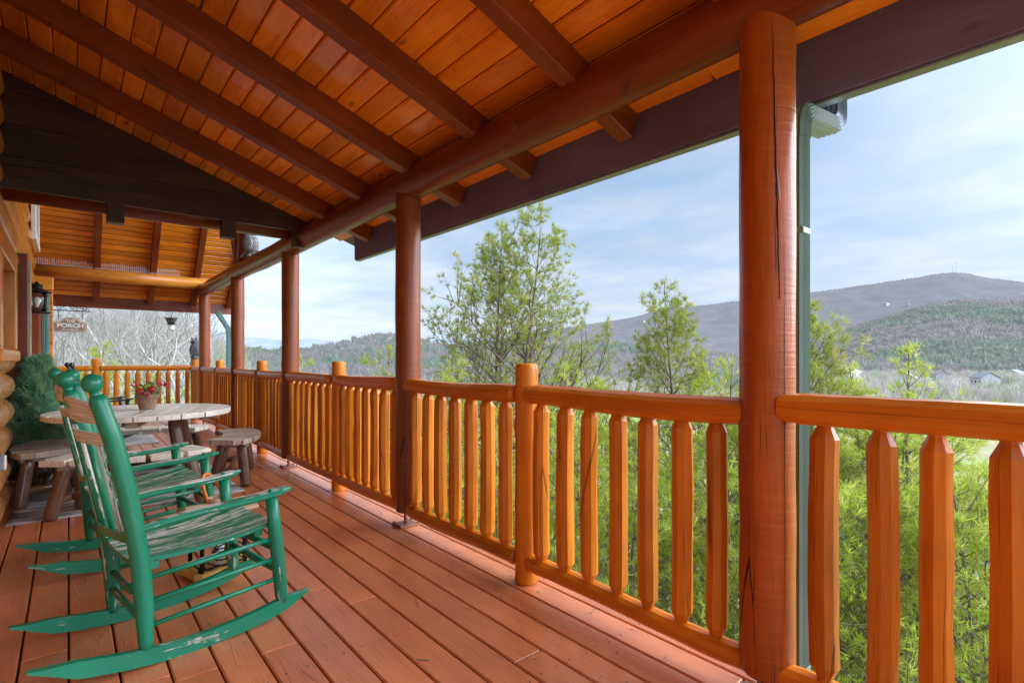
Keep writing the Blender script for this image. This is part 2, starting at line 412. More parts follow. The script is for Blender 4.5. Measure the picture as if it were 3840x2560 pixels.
sun = bpy.data.lights.new('sun', 'SUN'); so = bpy.data.objects.new('sun', sun); COL.objects.link(so)
sun.energy = 3.8; sun.angle = R(60); sun.color = (1, .95, .88)
so.rotation_euler = (R(90 - SUN_EL), 0, R(180 - SUN_AZ)); so.location = (20, -4, 20)
so.rotation_euler = Vector((-math.sin(R(SUN_AZ)) * math.cos(R(SUN_EL)), -math.cos(R(SUN_AZ)) * math.cos(R(SUN_EL)), -math.sin(R(SUN_EL)))).to_track_quat('-Z', 'Y').to_euler()

S.view_settings.view_transform = 'Standard'; S.view_settings.look = 'None'; S.view_settings.exposure = 0; S.view_settings.gamma = 1
S.cycles.max_bounces = 8; S.cycles.diffuse_bounces = 5; S.cycles.transparent_max_bounces = 16
S.cycles.use_denoising = True; S.cycles.use_adaptive_sampling = True; S.cycles.adaptive_threshold = .03
S.cycles.sample_clamp_indirect = 6

# ------------------------------------------------------------------ deck floor
XR = 1.81                                  # line of the railing
mb = MB(); x = -1.0; k = 0
while x < 1.93:
    y = -1.7; w = .136
    first = True
    while y < 11.62:
        L = rng.uniform(3.2, 4.9) if not first else rng.uniform(1.2, 4.5)
        if abs(x - (1.87 - .14)) < .08 and first: L = 2.62
        first = False
        y1 = min(y + L, 11.62)
        if 11.62 - y1 < .5: y1 = 11.62
        mb.bar((x + w / 2, y + .001, -.018), (x + w / 2, y1 - .003, -.018), w, .036, .005, rnd=rng.random())
        y = y1
    x += .1435; k += 1
struct(mb.build('deck_floor', M['deck']))
deck_x1 = x
fl = bpy.data.objects['deck_floor']
mb = MB(); x = -1.0
while x < 1.93:
    for yy in np.arange(-1.6, 11.6, .6):
        for dx in (.03, .106):
            cx0, cy0 = x + dx + rng.uniform(-.006, .006), yy + rng.uniform(-.01, .01); b = len(mb.v)
            mb.v += [(cx0 + .0042 * math.cos(k * 1.047), cy0 + .0042 * math.sin(k * 1.047), .0012) for k in range(6)]
            mb.face(tuple(range(b, b + 6)), ((0, 0),) * 6)
    x += .1435
sc_ = mb.build('deck_screws', M['screw'], fl); sc_['kind'] = 'stuff'
mb = MB()
for xx in (-.9, .1, 1.0, 1.86):
    mb.bar((xx, -1.7, -.14), (xx, 11.6, -.14), .05, .19)
for yy in np.arange(-1.6, 11.7, .6):
    mb.bar((-.9, yy, -.066), (deck_x1 - .03, yy, -.066), .04, .04)
mb.bar(((-.95 + deck_x1) / 2, -1.68, -.0395), ((-.95 + deck_x1) / 2, 11.58, -.0395), deck_x1 + .93, .004, .001)  # dark sheet added under the boards to keep light out of the gaps
for xx, yy in ((1.8, .8), (1.8, 3.3), (1.8, 5.85), (1.8, 8.1), (1.8, 11.3), (.2, 11.3)):
    mb.bar((xx, yy, -7), (xx, yy, -.23), .15, .15)
struct(mb.build('deck_framing', M['dark']))

lr = random.Random(64); mb = MB()
for _ in range(260):
    y = lr.uniform(-1.0, 9.0); x = 1.86 - abs(lr.gauss(0, .33)); a = lr.uniform(0, 3.14)
    if x < .2 or x > 1.92: continue
    l = lr.uniform(.004, .012) if lr.random() < .85 else lr.uniform(.012, .028); w = lr.uniform(.0015, .004); b = len(mb.v); c, s_ = math.cos(a), math.sin(a)
    mb.v += [(x + c * u * l - s_ * v * w, y + s_ * u * l + c * v * w, .0022 + .001 * u) for u, v in ((-1, -1), (1, -1), (1, 1), (-1, 1))]
    mb.face((b, b + 1, b + 2, b + 3), ((0, 0),) * 4)
tag(mb.build('leaf_litter', M['bark']), 'scattered bits of bark and pine needles on the deck along the railing', 'litter', kind='stuff')

# ------------------------------------------------------------------ posts
ORD = ['nearest', 'second nearest', 'third nearest', 'fourth nearest', 'farthest']
PY = [.815, 3.28, 5.83, 8.12, 10.46]
BZ = 2.348; BR = .107                      # the long beam log
def log_post(name, x, y, z0, z1, r, parent, mat, seed, ns=28, jit=.006, top=0.0, facet=0.0):
    mb = MB(); n = 14
    lr = random.Random(seed)
    pts = []; rad = []
    for i in range(n + 1):
        z = z0 + (z1 - z0) * i / n
        pts.append((x + lr.uniform(-.002, .002), y + lr.uniform(-.002, .002), z)); rad.append(r * lr.uniform(.992, 1.012))
    pts.insert(0, (x, y, z0)); rad.insert(0, r * .93); pts[1] = (x, y, z0 + .012)
    if top:
        pts[-1] = (x, y, z1 - top); pts += [(x, y, z1 - top * .3), (x, y, z1)]; rad += [r * .93, r * .78]
    mb.tube(pts, rad, ns, True, lr.random(), jit, True, 1.0, seed, facet)
    return mb.build(name, mat, parent)
posts = []
for i, y in enumerate(PY):
    what = ['beside the green downspout', 'left of the big pine', 'behind the right bench', 'under the owl on the beam', 'at the end of the long beam'][i]
    p = thing('porch_post', 'round log porch post, %s to the camera, %s' % (ORD[i], what), 'post', (XR, y, 0), 0, 'log posts holding up the porch beam')
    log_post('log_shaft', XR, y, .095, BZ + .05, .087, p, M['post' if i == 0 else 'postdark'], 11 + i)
    mb = MB(); mb.tube([(XR - .02, y, .012), (XR - .02, y, .12)], .012, 10)
    mb.bar((XR - .09, y, .007), (XR + .05, y, .007), .13, .008, .002)
    mb.bar((XR - .085, y - .06, .004), (XR - .085, y + .06, .004), .012, .03, .002)
    fo = mb.build('base_bracket', M['bracket'], p)
    for sx, sy in ((-.10, -.05), (-.10, .05), (.03, .05), (.03, -.05)):
        mb = MB(); mb.tube([(XR + sx + .02, y + sy, .01), (XR + sx + .02, y + sy, .026)], .007, 6); mb.build('bolt', M['bracket'], fo)
    posts.append(p)
# long drying split in the nearest post
mb = MB(); pts = []
lr = random.Random(3)
def split(mb, y0, ang0, z0, z1, w, drift, seed):
    lr = random.Random(seed); n = 26; L = []; Rr = []
    a = ang0
    for i in range(n + 1):
        tt = i / n; z = z0 + (z1 - z0) * tt
        a = ang0 + drift * tt + lr.uniform(-.012, .012)
        ww = w * max(.12, math.sin(math.pi * min(1, tt * .9 + .1)) ** .6) * lr.uniform(.75, 1.1)
        rr = .0895
        L.append((XR + math.cos(a - ww) * rr, y0 + math.sin(a - ww) * rr, z)); Rr.append((XR + math.cos(a + ww) * rr, y0 + math.sin(a + ww) * rr, z))
    b = len(mb.v); mb.v += L + Rr
    for i in range(n):
        mb.face((b + i, b + n + 1 + i, b + n + 2 + i, b + i + 1), ((0, 0), (0, 1), (1, 1), (1, 0)))
M['crack'] = plain('dark_split', (.010, .006, .005), .95)
face = math.atan2(-PY[0], -XR)              # direction from the post to the camera
split(mb, PY[0], face + .42, 1.34, 2.25, .030, -.26, 1)
split(mb, PY[0], face + .62, .30, 1.52, .016, -.02, 2)
split(mb, PY[0], face + .30, 1.42, 1.62, .010, -.05, 3)
mb.build('drying_split', M['crack'], posts[0])

NY = [-.42, 2.04, 4.51, 6.9, 9.25]
newel_lab = ['stubby railing post, just right of the frame beyond the near balusters', 'waist high round railing post nearest to the camera, with a rounded top',
             'round railing post second nearest, between the second and third porch posts', 'round railing post beside the right bench, third nearest', 'round railing post near the far corner of the porch']
for i, y in enumerate(NY):
    if i == 0: continue
    p = thing('railing_post', newel_lab[i], 'post', (XR, y, 0), 0, 'short log posts of the railing')
    log_post('log_shaft', XR, y, 0.001, 1.125, .060, p, M['rail'], 40 + i, 22, .012, .03, .02)
p = thing('railing_post', 'corner railing post under the sitting owl statue', 'post', (XR, 11.4, 0), 0, 'short log posts of the railing')
log_post('log_shaft', XR, 11.4, 0.001, 1.15, .065, p, M['rail'], 50, 22, .012, .03, .02)
p = thing('railing_post', 'railing post in the middle of the far end railing', 'post', (.36, 11.4, 0), 0, 'short log posts of the railing')
log_post('log_shaft', .36, 11.4, 0.001, 1.15, .068, p, M['rail'], 51, 22, .012, .03, .02)

# ------------------------------------------------------------------ railing sections
def hewn(p0, p1, r, seed, ns=12, n=14, amp=.05, sag=0.0, endr=.62):
    """peeled log with long draw-knife facets and rounded ends"""
    mb = MB(); lr = random.Random(seed); p0 = Vector(p0); p1 = Vector(p1)
    L = (p1 - p0).length; t_ = (p1 - p0).normalized()
    pts = [p0, p0 + t_ * .012]; rad = [r * endr, r * .92]
    ph = [lr.uniform(0, 6.28) for _ in range(4)]
    for i in range(1, n):
        f = i / n; q = p0.lerp(p1, f)
        q.z += sag * math.sin(math.pi * f) + .004 * math.sin(ph[0] + f * 5) ; q.x += .004 * math.sin(ph[1] + f * 6)
        pts.append(q); rad.append(r * (1 + .05 * math.sin(ph[2] + f * 4)))
    pts += [p1 - t_ * .012, p1]; rad += [r * .92, r * endr]
    mb.tube(pts, rad, ns, False, lr.random(), amp, True, 1.0, seed, .05)
    return mb
def baluster(seed):
    lr = random.Random(seed); mb = MB(); ns = 9; r = .041 * lr.uniform(.93, 1.07)
    z0, z1 = .155, .925; cone = .038
    zs = [z0 - .02, z0, z0 + cone] + [z0 + cone + (z1 - z0 - 2 * cone) * i / 6 for i in range(1, 6)] + [z1 - cone, z1, z1 + .02]
    rs = [r * .50, r * .52, r] + [r * lr.uniform(.95, 1.06) for _ in range(5)] + [r * .98, r * .52, r * .5]
    fac = [1 + lr.uniform(-.09, .07) for _ in range(ns)]; bend = lr.uniform(0, 6.28); rings = []
    tw = lr.uniform(0, 6.28)
    for z, q in zip(zs, rs):
        f = (z - z0) / (z1 - z0); off = .004 * math.sin(math.pi * f)
        mid = 1 if .06 < f < .94 else .4
        rings.append([Vector((math.cos(tw + 6.2832 * k / ns) * q * (1 + (fac[k] - 1) * mid + lr.uniform(-.02, .02) * mid) + off * math.cos(bend),
                              math.sin(tw + 6.2832 * k / ns) * q * (1 + (fac[k] - 1) * mid + lr.uniform(-.02, .02) * mid) + off * math.sin(bend), z)) for k in range(ns)])
    mb.rings(rings, True, True, True, False, lr.random(), [6.2832 * r * k / ns for k in range(ns + 1)], zs)
    return mb
bal_mesh = []
for i in range(9):
    o = baluster(300 + i).build('baluster', M['rail'], None); bal_mesh.append(o.data); bpy.data.objects.remove(o)
def section(y0, y1, n, label, seed, ys=None, dz=0.0):
    xr = XR - .030
    th = thing('deck_railing', label, 'railing', (XR, (y0 + y1) / 2, 0), 0, 'log railing sections along the porch')
    hewn((xr, y0, .968 + dz), (xr, y1, .968 + dz), .049, seed, 12, 14, .03, -.004).build('top_rail', M['rail'], th)
    hewn((xr + .01, y0, .118), (xr + .01, y1, .118), .044, seed + 1, 12, 14, .03).build('bottom_rail', M['rail'], th)
    lr = random.Random(seed)
    for k in range(n):
        y = y0 + (y1 - y0) * (k + .62) / (n + .24) if ys is None else ys[k]
        b = bpy.data.objects.new('baluster', bal_mesh[lr.randrange(9)]); COL.objects.link(b); b.parent = th
        b.location = (xr + .005 - XR, y - (y0 + y1) / 2 + lr.uniform(-.008, .008), dz * .6); b.rotation_euler = (0, 0, lr.uniform(0, 6.28))
seams = [(-.42, PY[0], 'rail section right of the nearest porch post, cut by the picture edge'), (PY[0], NY[1], 'rail section between the nearest porch post and the nearest railing post'),
         (NY[1], PY[1], 'rail section in front of the big pine'), (PY[1], NY[2], 'rail section just left of the second porch post'),
         (NY[2], PY[2], 'rail section just right of the third porch post'), (PY[2], NY[3], 'rail section behind the right bench'),
         (NY[3], PY[3], 'rail section right of the fourth porch post'), (PY[3], NY[4], 'rail section left of the fourth porch post'),
         (NY[4], PY[4], 'rail section beside the farthest porch post'), (PY[4], 11.4, 'short rail section running into the owl corner')]
for i, (a, b, lab) in enumerate(seams):
    ys = None; n = 7
    if i == 0: ys = [.62, .478, .349, .216, .07, -.07, -.2, -.33]; n = 8
    if i == 1: ys = [1.894, 1.738, 1.582, 1.43, 1.277, 1.131, .985]
    if i == 9: n = 5
    section(a + (.05 if i else 0), b - .05, n, 'orange stained log ' + lab, 500 + i * 7, ys, .026 if i == 0 else 0)
# far end railing runs across
def end_section(x0, x1, n, label, seed):
    th = thing('deck_railing', label, 'railing', ((x0 + x1) / 2, 11.4, 0), 0, 'log railing sections across the far end')
    hewn((x0, 11.36, .985), (x1, 11.36, .985), .045, seed, 12, 12, .02).build('top_rail', M['rail'], th)
    hewn((x0, 11.36, .118), (x1, 11.36, .118), .042, seed + 1, 12, 12, .02).build('bottom_rail', M['rail'], th)
    lr = random.Random(seed)
    for k in range(n):
        b = bpy.data.objects.new('baluster', bal_mesh[lr.randrange(9)]); COL.objects.link(b); b.parent = th
        b.location = (x0 + (x1 - x0) * (k + .5) / n - (x0 + x1) / 2, -.04, 0); b.rotation_euler = (0, 0, lr.uniform(0, 6.28))
end_section(.41, 1.76, 9, 'orange log end railing behind the table, with nine balusters', 700)
end_section(-.35, .31, 4, 'short log end railing behind the dark rocking chair', 710)

# ------------------------------------------------------------------ long beam
bm_ = thing('porch_beam', 'long red brown log beam running along the tops of the porch posts', 'beam', (XR, -1.2, BZ))
mb = MB(); lr = random.Random(5); n = 44; pts = []; rad = []
for i in range(n + 1):
    y = -1.2 + (10.62 + 1.2) * i / n
    pts.append((XR + .003 * math.sin(i * .7), y, BZ + .004 * math.sin(i * .41))); rad.append(BR * (1 + .02 * math.sin(i * 1.3) + lr.uniform(-.008, .008)))
mb.tube(pts, rad, 28, True, .3, .004)
bl = mb.build('log', M['beam'], bm_)
for y, a in ((2.02, 200), (4.9, 190)):
    mb = MB(); c = Vector((XR + math.cos(R(a)) * BR, y, BZ + math.sin(R(a)) * BR)); d = Vector((math.cos(R(a)), 0, math.sin(R(a))))
    mb.tube([c - d * .01, c + d * .003], .022, 12); mb.build('knot', M['leg'], bm_)

# ------------------------------------------------------------------ porch roof (lean-to)
TA = .345; XF = 2.17
def zc(x): return 2.358 + TA * (XF - x)       # underside of the ceiling boards
nrm = Vector((TA, 0, 1)).normalized(); dn = Vector((1, 0, -TA)).normalized()
roof = thing('porch_roof', 'sloping porch ceiling of knotty orange pine boards on heavy rafters', 'roof', (XR, 2, 2.5))
mb = MB(); L0 = -.85; step = .125; k = 0
xs = XF
while xs > L0:
    c = Vector((xs - step * .5 * dn.x, 0, 0)); c.z = zc(c.x) + .011
    y = -1.15
    segs = [(-1.15, 5.34)] if k % 3 else [(-1.15, 1.2 + (k * 1.37) % 3), (1.2 + (k * 1.37) % 3, 5.34)]
    for a, b in segs:
        mb.bar((c.x, a, c.z), (c.x, b - .0015, c.z), step - .005, .022, .008, up=nrm, rnd=rng.random())
    xs -= step * dn.x; k += 1
mb.build('ceiling_boards', M['ceil'], roof)
mb = MB(); a = Vector((XF + .16, 0, zc(XF + .16))) + nrm * .055; b = Vector((L0 - .1, 0, zc(L0 - .1))) + nrm * .055
mb.bar((b.x, 2.10, b.z), (a.x, 2.10, a.z), 6.53, .05, .002, up=nrm); mb.build('roof_sheathing', M['dark'], roof)
RY = [-.57, .17, .91, 1.65, 2.39, 3.13, 3.87, 4.61]
for i, y in enumerate(RY):
    h = .137; mb = MB()
    p1 = Vector((XF - .003, y, zc(XF - .003))) - nrm * (h / 2 - .001); p0 = Vector((L0, y, zc(L0))) - nrm * (h / 2 - .001)
    mb.bar(p0, p1, .088, h, .005, up=nrm, rnd=rng.random()); mb.build('rafter', M['rafter'], roof)
mb = MB(); mb.bar((XF + .016, -1.15, 2.27), (XF + .016, 5.02, 2.27), .030, .285, .004, rnd=.2); mb.build('fascia_board', M['fascia'], roof)
mb = MB(); mb.bar((XF + .028, -1.15, 2.118), (XF + .028, 5.0, 2.118), .05, .012, .003); mb.build('drip_edge', M['gutter'], roof)
for y in (.35,):
    mb = MB(); mb.bar((XF - .02, -.10, 2.33), (XF - .02, .30, 2.33), .03, .10, .003, rnd=.6); mb.build('splice_block', M['fascia'], roof)

# gable boards closing the end of the lean-to
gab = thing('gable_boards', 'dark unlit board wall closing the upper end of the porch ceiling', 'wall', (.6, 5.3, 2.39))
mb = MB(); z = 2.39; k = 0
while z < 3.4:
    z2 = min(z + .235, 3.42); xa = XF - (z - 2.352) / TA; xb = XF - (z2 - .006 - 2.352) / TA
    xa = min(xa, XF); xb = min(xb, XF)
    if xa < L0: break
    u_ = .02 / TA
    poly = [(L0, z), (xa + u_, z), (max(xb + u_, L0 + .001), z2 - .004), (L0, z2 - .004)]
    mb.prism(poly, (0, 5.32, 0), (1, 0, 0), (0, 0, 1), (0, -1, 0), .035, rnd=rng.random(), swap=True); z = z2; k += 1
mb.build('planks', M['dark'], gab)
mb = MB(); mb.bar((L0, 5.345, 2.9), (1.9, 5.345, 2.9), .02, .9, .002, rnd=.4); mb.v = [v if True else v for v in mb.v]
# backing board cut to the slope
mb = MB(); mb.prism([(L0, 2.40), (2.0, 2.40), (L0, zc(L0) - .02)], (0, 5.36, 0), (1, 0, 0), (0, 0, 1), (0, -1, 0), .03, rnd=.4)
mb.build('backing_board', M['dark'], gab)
for x in (.29, 1.11, 1.74):
    mb = MB(); mb.bar((x, 5.288, 2.318), (x, 5.40, 2.318), .115, .155, .006, rnd=rng.random()); mb.build('lookout_block', M['dark'], gab)
tie = thing('tie_log', 'red brown cross log just behind the dark gable boards', 'beam', (.5, 5.52, 2.45))
mb = MB(); mb.tube([(L0 + .3, 5.53, 2.452), (.6, 5.53, 2.450), (XR, 5.53, 2.452)], .105, 22, True, .2, .004); mb.build('log', M['beam'], tie)

# gutter and near downspout
gut = thing('downspout', 'ribbed green downspout with grey elbows beside the nearest porch post', 'downspout', (2.05, .8, -2))
mb = MB()
mb.prism([(0, 0), (.10, 0), (.125, .10), (.118, .10), (.096, .008), (.006, .008), (.006, .10), (0, .10)], (XF + .035, -1.15, 2.252), (1, 0, 0), (0, 0, 1), (0, 1, 0), 6.15)
mb.build('gutter', M['gutter'], gut)
def ribbed(pts, w, h, mat, name, parent, rib=.004, local=False):
    """corrugated rectangular pipe along pts"""
    mb = MB(); pts = [Vector(p) for p in pts]; sec = []; per = 9
    for sx, sy, dx, dy in ((-1, -1, 1, 0), (1, -1, 0, 1), (1, 1, -1, 0), (-1, 1, 0, -1)):
        for q in range(per):
            f = q / per; k = 1 + (rib / w * 2) * (1 if q % 2 else -1)
            u = (sx + dx * 2 * f); v = (sy + dy * 2 * f)
            if dx: v *= k
            else: u *= k
            sec.append((u * w / 2, v * h / 2))
    rings = []; L = 0; vs = []
    b = Vector((0, 1, 0))
    for i, p in enumerate(pts):
        t_ = (pts[min(i + 1, len(pts) - 1)] - pts[max(i - 1, 0)]).normalized()
        a = b.cross(t_).normalized()
        if i: L += (p - pts[i - 1]).length
        vs.append(L)
        rings.append([p + a * u + b * v for u, v in sec])
    mb.rings(rings, True, True, True, False, 0, [k * .01 for k in range(len(sec) + 1)], vs)
    return mb.build(name, mat, parent)
def bend(c, r, a0, a1, n=8):
    return [(c[0] + math.cos(R(a0 + (a1 - a0) * i / n)) * r, c[1], c[2] + math.sin(R(a0 + (a1 - a0) * i / n)) * r) for i in range(n + 1)]
gx = XF + .175
ribbed([(gx, .8, 2.26)] + bend((gx - .07, .8, 2.13), .07, 0, -90), .062, .085, M['gutter'], 'outlet_elbow', gut)
ribbed([(gx - .07, .8, 2.06), (2.06, .8, 2.035)], .062, .085, M['gutter'], 'offset_pipe', gut)
ribbed([(2.06, .8, 2.036)] + bend((2.06, .8, 1.966), .07, 90, 180)[1:] + [(1.99, .8, 1.93)], .062, .085, M['downspout'], 'lower_elbow', gut)
ribbed([(1.99, .8, 1.95), (1.99, .8, 1.55), (1.99, .8, 1.0), (1.99, .8, -3.8)], .058, .078, M['downspout'], 'pipe', gut)
for z in (1.60, .05):
    mb = MB(); mb.bar((1.99, .8, z - .012), (1.99, .8, z + .012), .066, .088, .003); mb.build('band', M['downspout'], gut)

# ------------------------------------------------------------------ far roof of the main house wing
TB = 1.15
def zf(y): return 2.70 + TB * (10.46 - y)
nf = Vector((0, TB, 1)).normalized(); df = Vector((0, 1, -TB)).normalized()
fr = thing('house_roof', 'steep orange boarded roof underside over the far end of the porch', 'roof', (.6, 10.4, 2.7))
mb = MB(); YE = 10.95; s_ = .092; y = YE; k = 0
while y > 8.05:
    c = Vector((0, y - s_ * .5 * df.y, 0)); c.z = zf(c.y) + .011 * 1.5
    mb.bar((-.55, c.y, c.z), (2.36, c.y, c.z), s_ - .007, .020, .008, up=nf, rnd=rng.random())
    y -= s_ * df.y; k += 1
mb.build('ceiling_boards', M['ceil'], fr)
mb = MB()
p0 = Vector((.9, YE + .02, zf(YE + .02))) + nf * .06; p1 = Vector((.9, 7.95, zf(7.95))) + nf * .06
mb.bar(p0, p1, 3.1, .05, .002, up=nf)
q1 = Vector((.9, 5.45, zf(7.95) - TB * 2.5)) + Vector((0, 0, .09)); q0 = Vector((.9, 7.95, zf(7.95) + .09))
mb.bar(q0, q1, 3.1, .05, .002, up=Vector((0, -TB, 1)).normalized()); mb.build('roof_sheathing', M['dark'], fr)
for x in (-.43, .34, 1.07, 1.70, 2.28):
    h = .13; mb = MB()
    p0 = Vector((x, 8.05, zf(8.05))) - nf * (h / 2); p1 = Vector((x, YE - .02, zf(YE - .02))) - nf * (h / 2)
    mb.bar(p0, p1, .088, h, .005, up=nf, rnd=rng.random()); mb.build('rafter', M['rafter'], fr)
mb = MB(); mb.bar((-.55, YE + .012, 2.075), (2.37, YE + .012, 2.075), .028, .21, .004, rnd=.3); mb.build('fascia_board', M['rafter'], fr)
pu = thing('purlin_log', 'orange cross log carrying the far roof above the porch sign', 'beam', (.6, 10.46, 2.44))
mb = MB(); mb.tube([(-.5, 10.46, 2.45), (.6, 10.46, 2.445), (1.85, 10.46, 2.44)], .095, 22, True, .7, .004); mb.build('log', M['wall'], pu)
sp_ = thing('bird_spikes', 'strip of pale upright bird deterrent pins along the far cross log', 'bird spikes', (.5, 10.42, 2.54))
lr = random.Random(9)
for a, b in ((-.38, .28), (.31, .98), (1.0, 1.45)):
    mb = MB(); mb.bar((a, 10.42, 2.543), (b, 10.42, 2.543), .03, .006, .001)
    for x in np.arange(a + .01, b, .026):
        mb.tube([(x, 10.42, 2.545), (x + lr.uniform(-.006, .006), 10.41 + lr.uniform(-.01, .01), 2.64 + lr.uniform(-.012, .01))], .0035, 4)
    mb.build('pin_strip', M['pin'], sp_)
tr = thing('gable_truss', 'log king post and braces above the beam in the open far gable', 'truss', (XR, 8.1, 2.45))
for nm, a, b, r in (('king_post', (XR, 8.12, 2.44), (XR, 8.12, 5.2), .05), ('brace', (XR, 8.10, 2.45), (XR - .02, 9.05, 4.0), .038), ('brace', (XR, 8.2, 2.46), (XR - .02, 8.75, 4.2), .03),
                    ('brace', (XR, 8.0, 2.46), (XR - .02, 7.65, 3.9), .038), ('log_strut', (XR + .03, 7.98, 2.45), (XR + .03, 7.45, 3.9), .085)):
    mb = MB(); mb.tube([a, tuple((p + q) / 2 for p, q in zip(a, b)), b], r, 14, True, rng.random()); mb.build(nm, M['beam'] if nm == 'log_strut' else M['rafter'], tr)

# far downspout
ds = thing('downspout', 'green ribbed downspout standing outside the far corner of the porch', 'downspout', (2.1, 11.0, -2))
ribbed([(2.1, 10.98, 2.02), (2.12, 10.98, 1.98), (2.28, 10.98, 1.72), (2.30, 10.98, 1.62), (2.30, 10.98, -3)], .075, .09, M['downspout'], 'pipe', ds)

# ------------------------------------------------------------------ house log wall
hw = thing('log_wall', 'wall of stacked stained logs on the left, the house side of the porch', 'wall', (-.45, 5, 0))
def wlog(y0, y1, z, r, mat, seed, x=-.45, nm='log'):
    mb = MB(); n = max(3, int((y1 - y0) / .5)); lr = random.Random(seed)
    pts = [(x, y0, z)] + [(x + lr.uniform(-.003, .003), y0 + (y1 - y0) * i / n, z) for i in range(1, n)] + [(x, y1 - .05, z), (x, y1 - .018, z), (x, y1, z)]
    rad = [r] + [r * lr.uniform(.985, 1.015) for _ in range(1, n)] + [r, r * .9, r * .66]
    mb.tube(pts, rad, 20, True, lr.random(), .004); return mb.build(nm, mat, hw)
for i in range(6):
    wlog(-1.2, 5.75 + .075 * i, .105 + i * .205, .112, M['walldark'], 60 + i)
for i in range(5):
    wlog(-1.2, 4.40, 1.335 + i * .205, .112, M['walldark'], 70 + i)
for i in range(10):
    wlog(-1.2, 10.2, 2.06 + i * .21, .115, M['wall'], 80 + i, -.47)
mb = MB(); mb.bar((-.60, 5.5, 1.1), (-.60, 10.5, 1.1), .04, 2.3, .003); mb.build('recess_panel', M['dark'], hw)
mb = MB(); mb.bar((-.66, -1.2, 2.3), (-.66, 10.5, 2.3), .04, 4.4, .003); mb.build('wall_backing', M['dark'], hw)
# flat corner of the far wing
cw = thing('log_corner', 'flat stacked log corner of the house carrying the porch sign', 'wall', (-.36, 10.3, 0))
z = 0; k = 0
while z < 2.34:
    h = .195; mb = MB(); mb.bar((-.62, 10.36, z + h / 2), (-.175 + .006 * (k % 2), 10.36, z + h / 2), .20, h - .003, .012, rnd=rng.random()); mb.build('log_end', M['wall'], cw); z += h; k += 1
# window with wide rough casing, and door casings
win = thing('window', 'house window with wide rough sawn wooden casing in the left log wall', 'window', (-.36, 5.3, 1.2))
mb = MB()
for y in (4.62, 5.85): mb.bar((-.385, y, 1.22), (-.385, y, 1.84), .13, .15, .008, rnd=rng.random())
mb.bar((-.385, 4.54, 1.90), (-.385, 5.93, 1.90), .13, .12, .008, rnd=.3); mb.bar((-.38, 4.52, 1.17), (-.38, 5.97, 1.17), .15, .09, .012, rnd=.6)
wf = mb.build('casing', M['wall'], win)
mb = MB()
for y in (4.76, 5.24, 5.71): mb.bar((-.42, y, 1.22), (-.42, y, 1.84), .05, .05, .004)
mb.build('sash', M['white'], win)
mb = MB(); mb.bar((-.44, 5.24, 1.22), (-.44, 5.24, 1.84), .01, 1.05, .001); mb.build('pane', M['pane'], win)
dr = thing('door', 'house door recess with red brown casing posts beside the wall lantern', 'door', (-.4, 8.6, 0))
for y, w, m in ((6.75, .10, 'rafter'), (7.3, .08, 'bench'), (9.25, .10, 'rafter'), (9.75, .09, 'rafter')):
    mb = MB(); mb.bar((-.36, y, .02), (-.36, y, 2.13), .14, w, .008, rnd=rng.random()); mb.build('casing_post', M[m], dr)
mb = MB(); mb.bar((-.47, 8.62, .03), (-.47, 8.62, 2.1), .05, 1.1, .004, rnd=.4); mb.build('door_leaf', M['rafter'], dr)
uw = thing('window', 'upper window casing high in the log wall under the far roof', 'window', (-.36, 9.6, 2.9))
mb = MB(); mb.bar((-.335, 9.9, 2.72), (-.335, 9.9, 3.9), .05, .10, .006, rnd=.1); mb.bar((-.335, 8.9, 2.72), (-.335, 8.9, 3.9), .05, .10, .006, rnd=.1); mb.bar((-.335, 8.85, 2.68), (-.335, 9.95, 2.68), .06, .09, .006)
mb.build('casing', M['white'], uw)
mb = MB(); mb.bar((-.35, 9.4, 2.72), (-.35, 9.4, 3.9), .01, .9, .001); mb.build('pane', M['pane'], uw)
pd = thing('downspout', 'dark green downspout on the house wall behind the wall lantern', 'downspout', (-.24, 9.98, 0))
ribbed([(-.25, 9.98, .1), (-.25, 9.98, 1.0), (-.25, 9.98, 2.1)], .075, .08, M['downspout'], 'pipe', pd)
ob = thing('outlet_box', 'small grey outdoor outlet box low on the log wall', 'outlet box', (-.33, 4.72, .45))
mb = MB(); mb.bar((-.345, 4.72, .43), (-.345, 4.72, .53), .05, .07, .006); mb.build('body', M['gutter'], ob)
mb = MB(); mb.bar((-.314, 4.72, .435), (-.314, 4.72, .525), .012, .06, .003); mb.build('cover', M['white'], ob)

# wall lantern
ln = thing('wall_lantern', 'black round wall lantern with clear glass and a white bulb', 'lantern', (-.27, 8.0, 1.66))
lx, ly, lz = -.275, 8.0, 1.66
mb = MB(); mb.lathe([(.118, 0), (.122, .006), (.122, .014), (.03, .018)], (lx, ly, lz), 24); mb.build('base_ring', M['black'], ln)
mb = MB(); mb.lathe([(.135, .235), (.13, .243), (.09, .262), (.055, .272), (.05, .305), (.058, .309), (.058, .318), (.03, .328), (.014, .345), (.010, .355)], (lx, ly, lz), 24); mb.build('cap', M['black'], ln)
mb = MB()
for k in range(4):
    a = R(45 + 90 * k); px, py = lx + math.cos(a) * .103, ly + math.sin(a) * .103
    mb.tube([(px, py, lz + .01), (px, py, lz + .245)], .005, 6)
for z in (.05, .20):
    mb.tube([(lx + math.cos(R(a)) * .103, ly + math.sin(R(a)) * .103, lz + z) for a in range(0, 361, 15)], .004, 6)
mb.build('cage', M['black'], ln)
mb = MB(); mb.lathe([(.085, .016), (.085, .24)], (lx, ly, lz), 24); mb.build('glass', M['glass'], ln)
mb = MB(); mb.lathe([(.014, .06), (.018, .09), (.036, .125), (.037, .15), (.025, .175), (.012, .183)], (lx, ly, lz), 16); bu = mb.build('bulb', M['white'], ln)
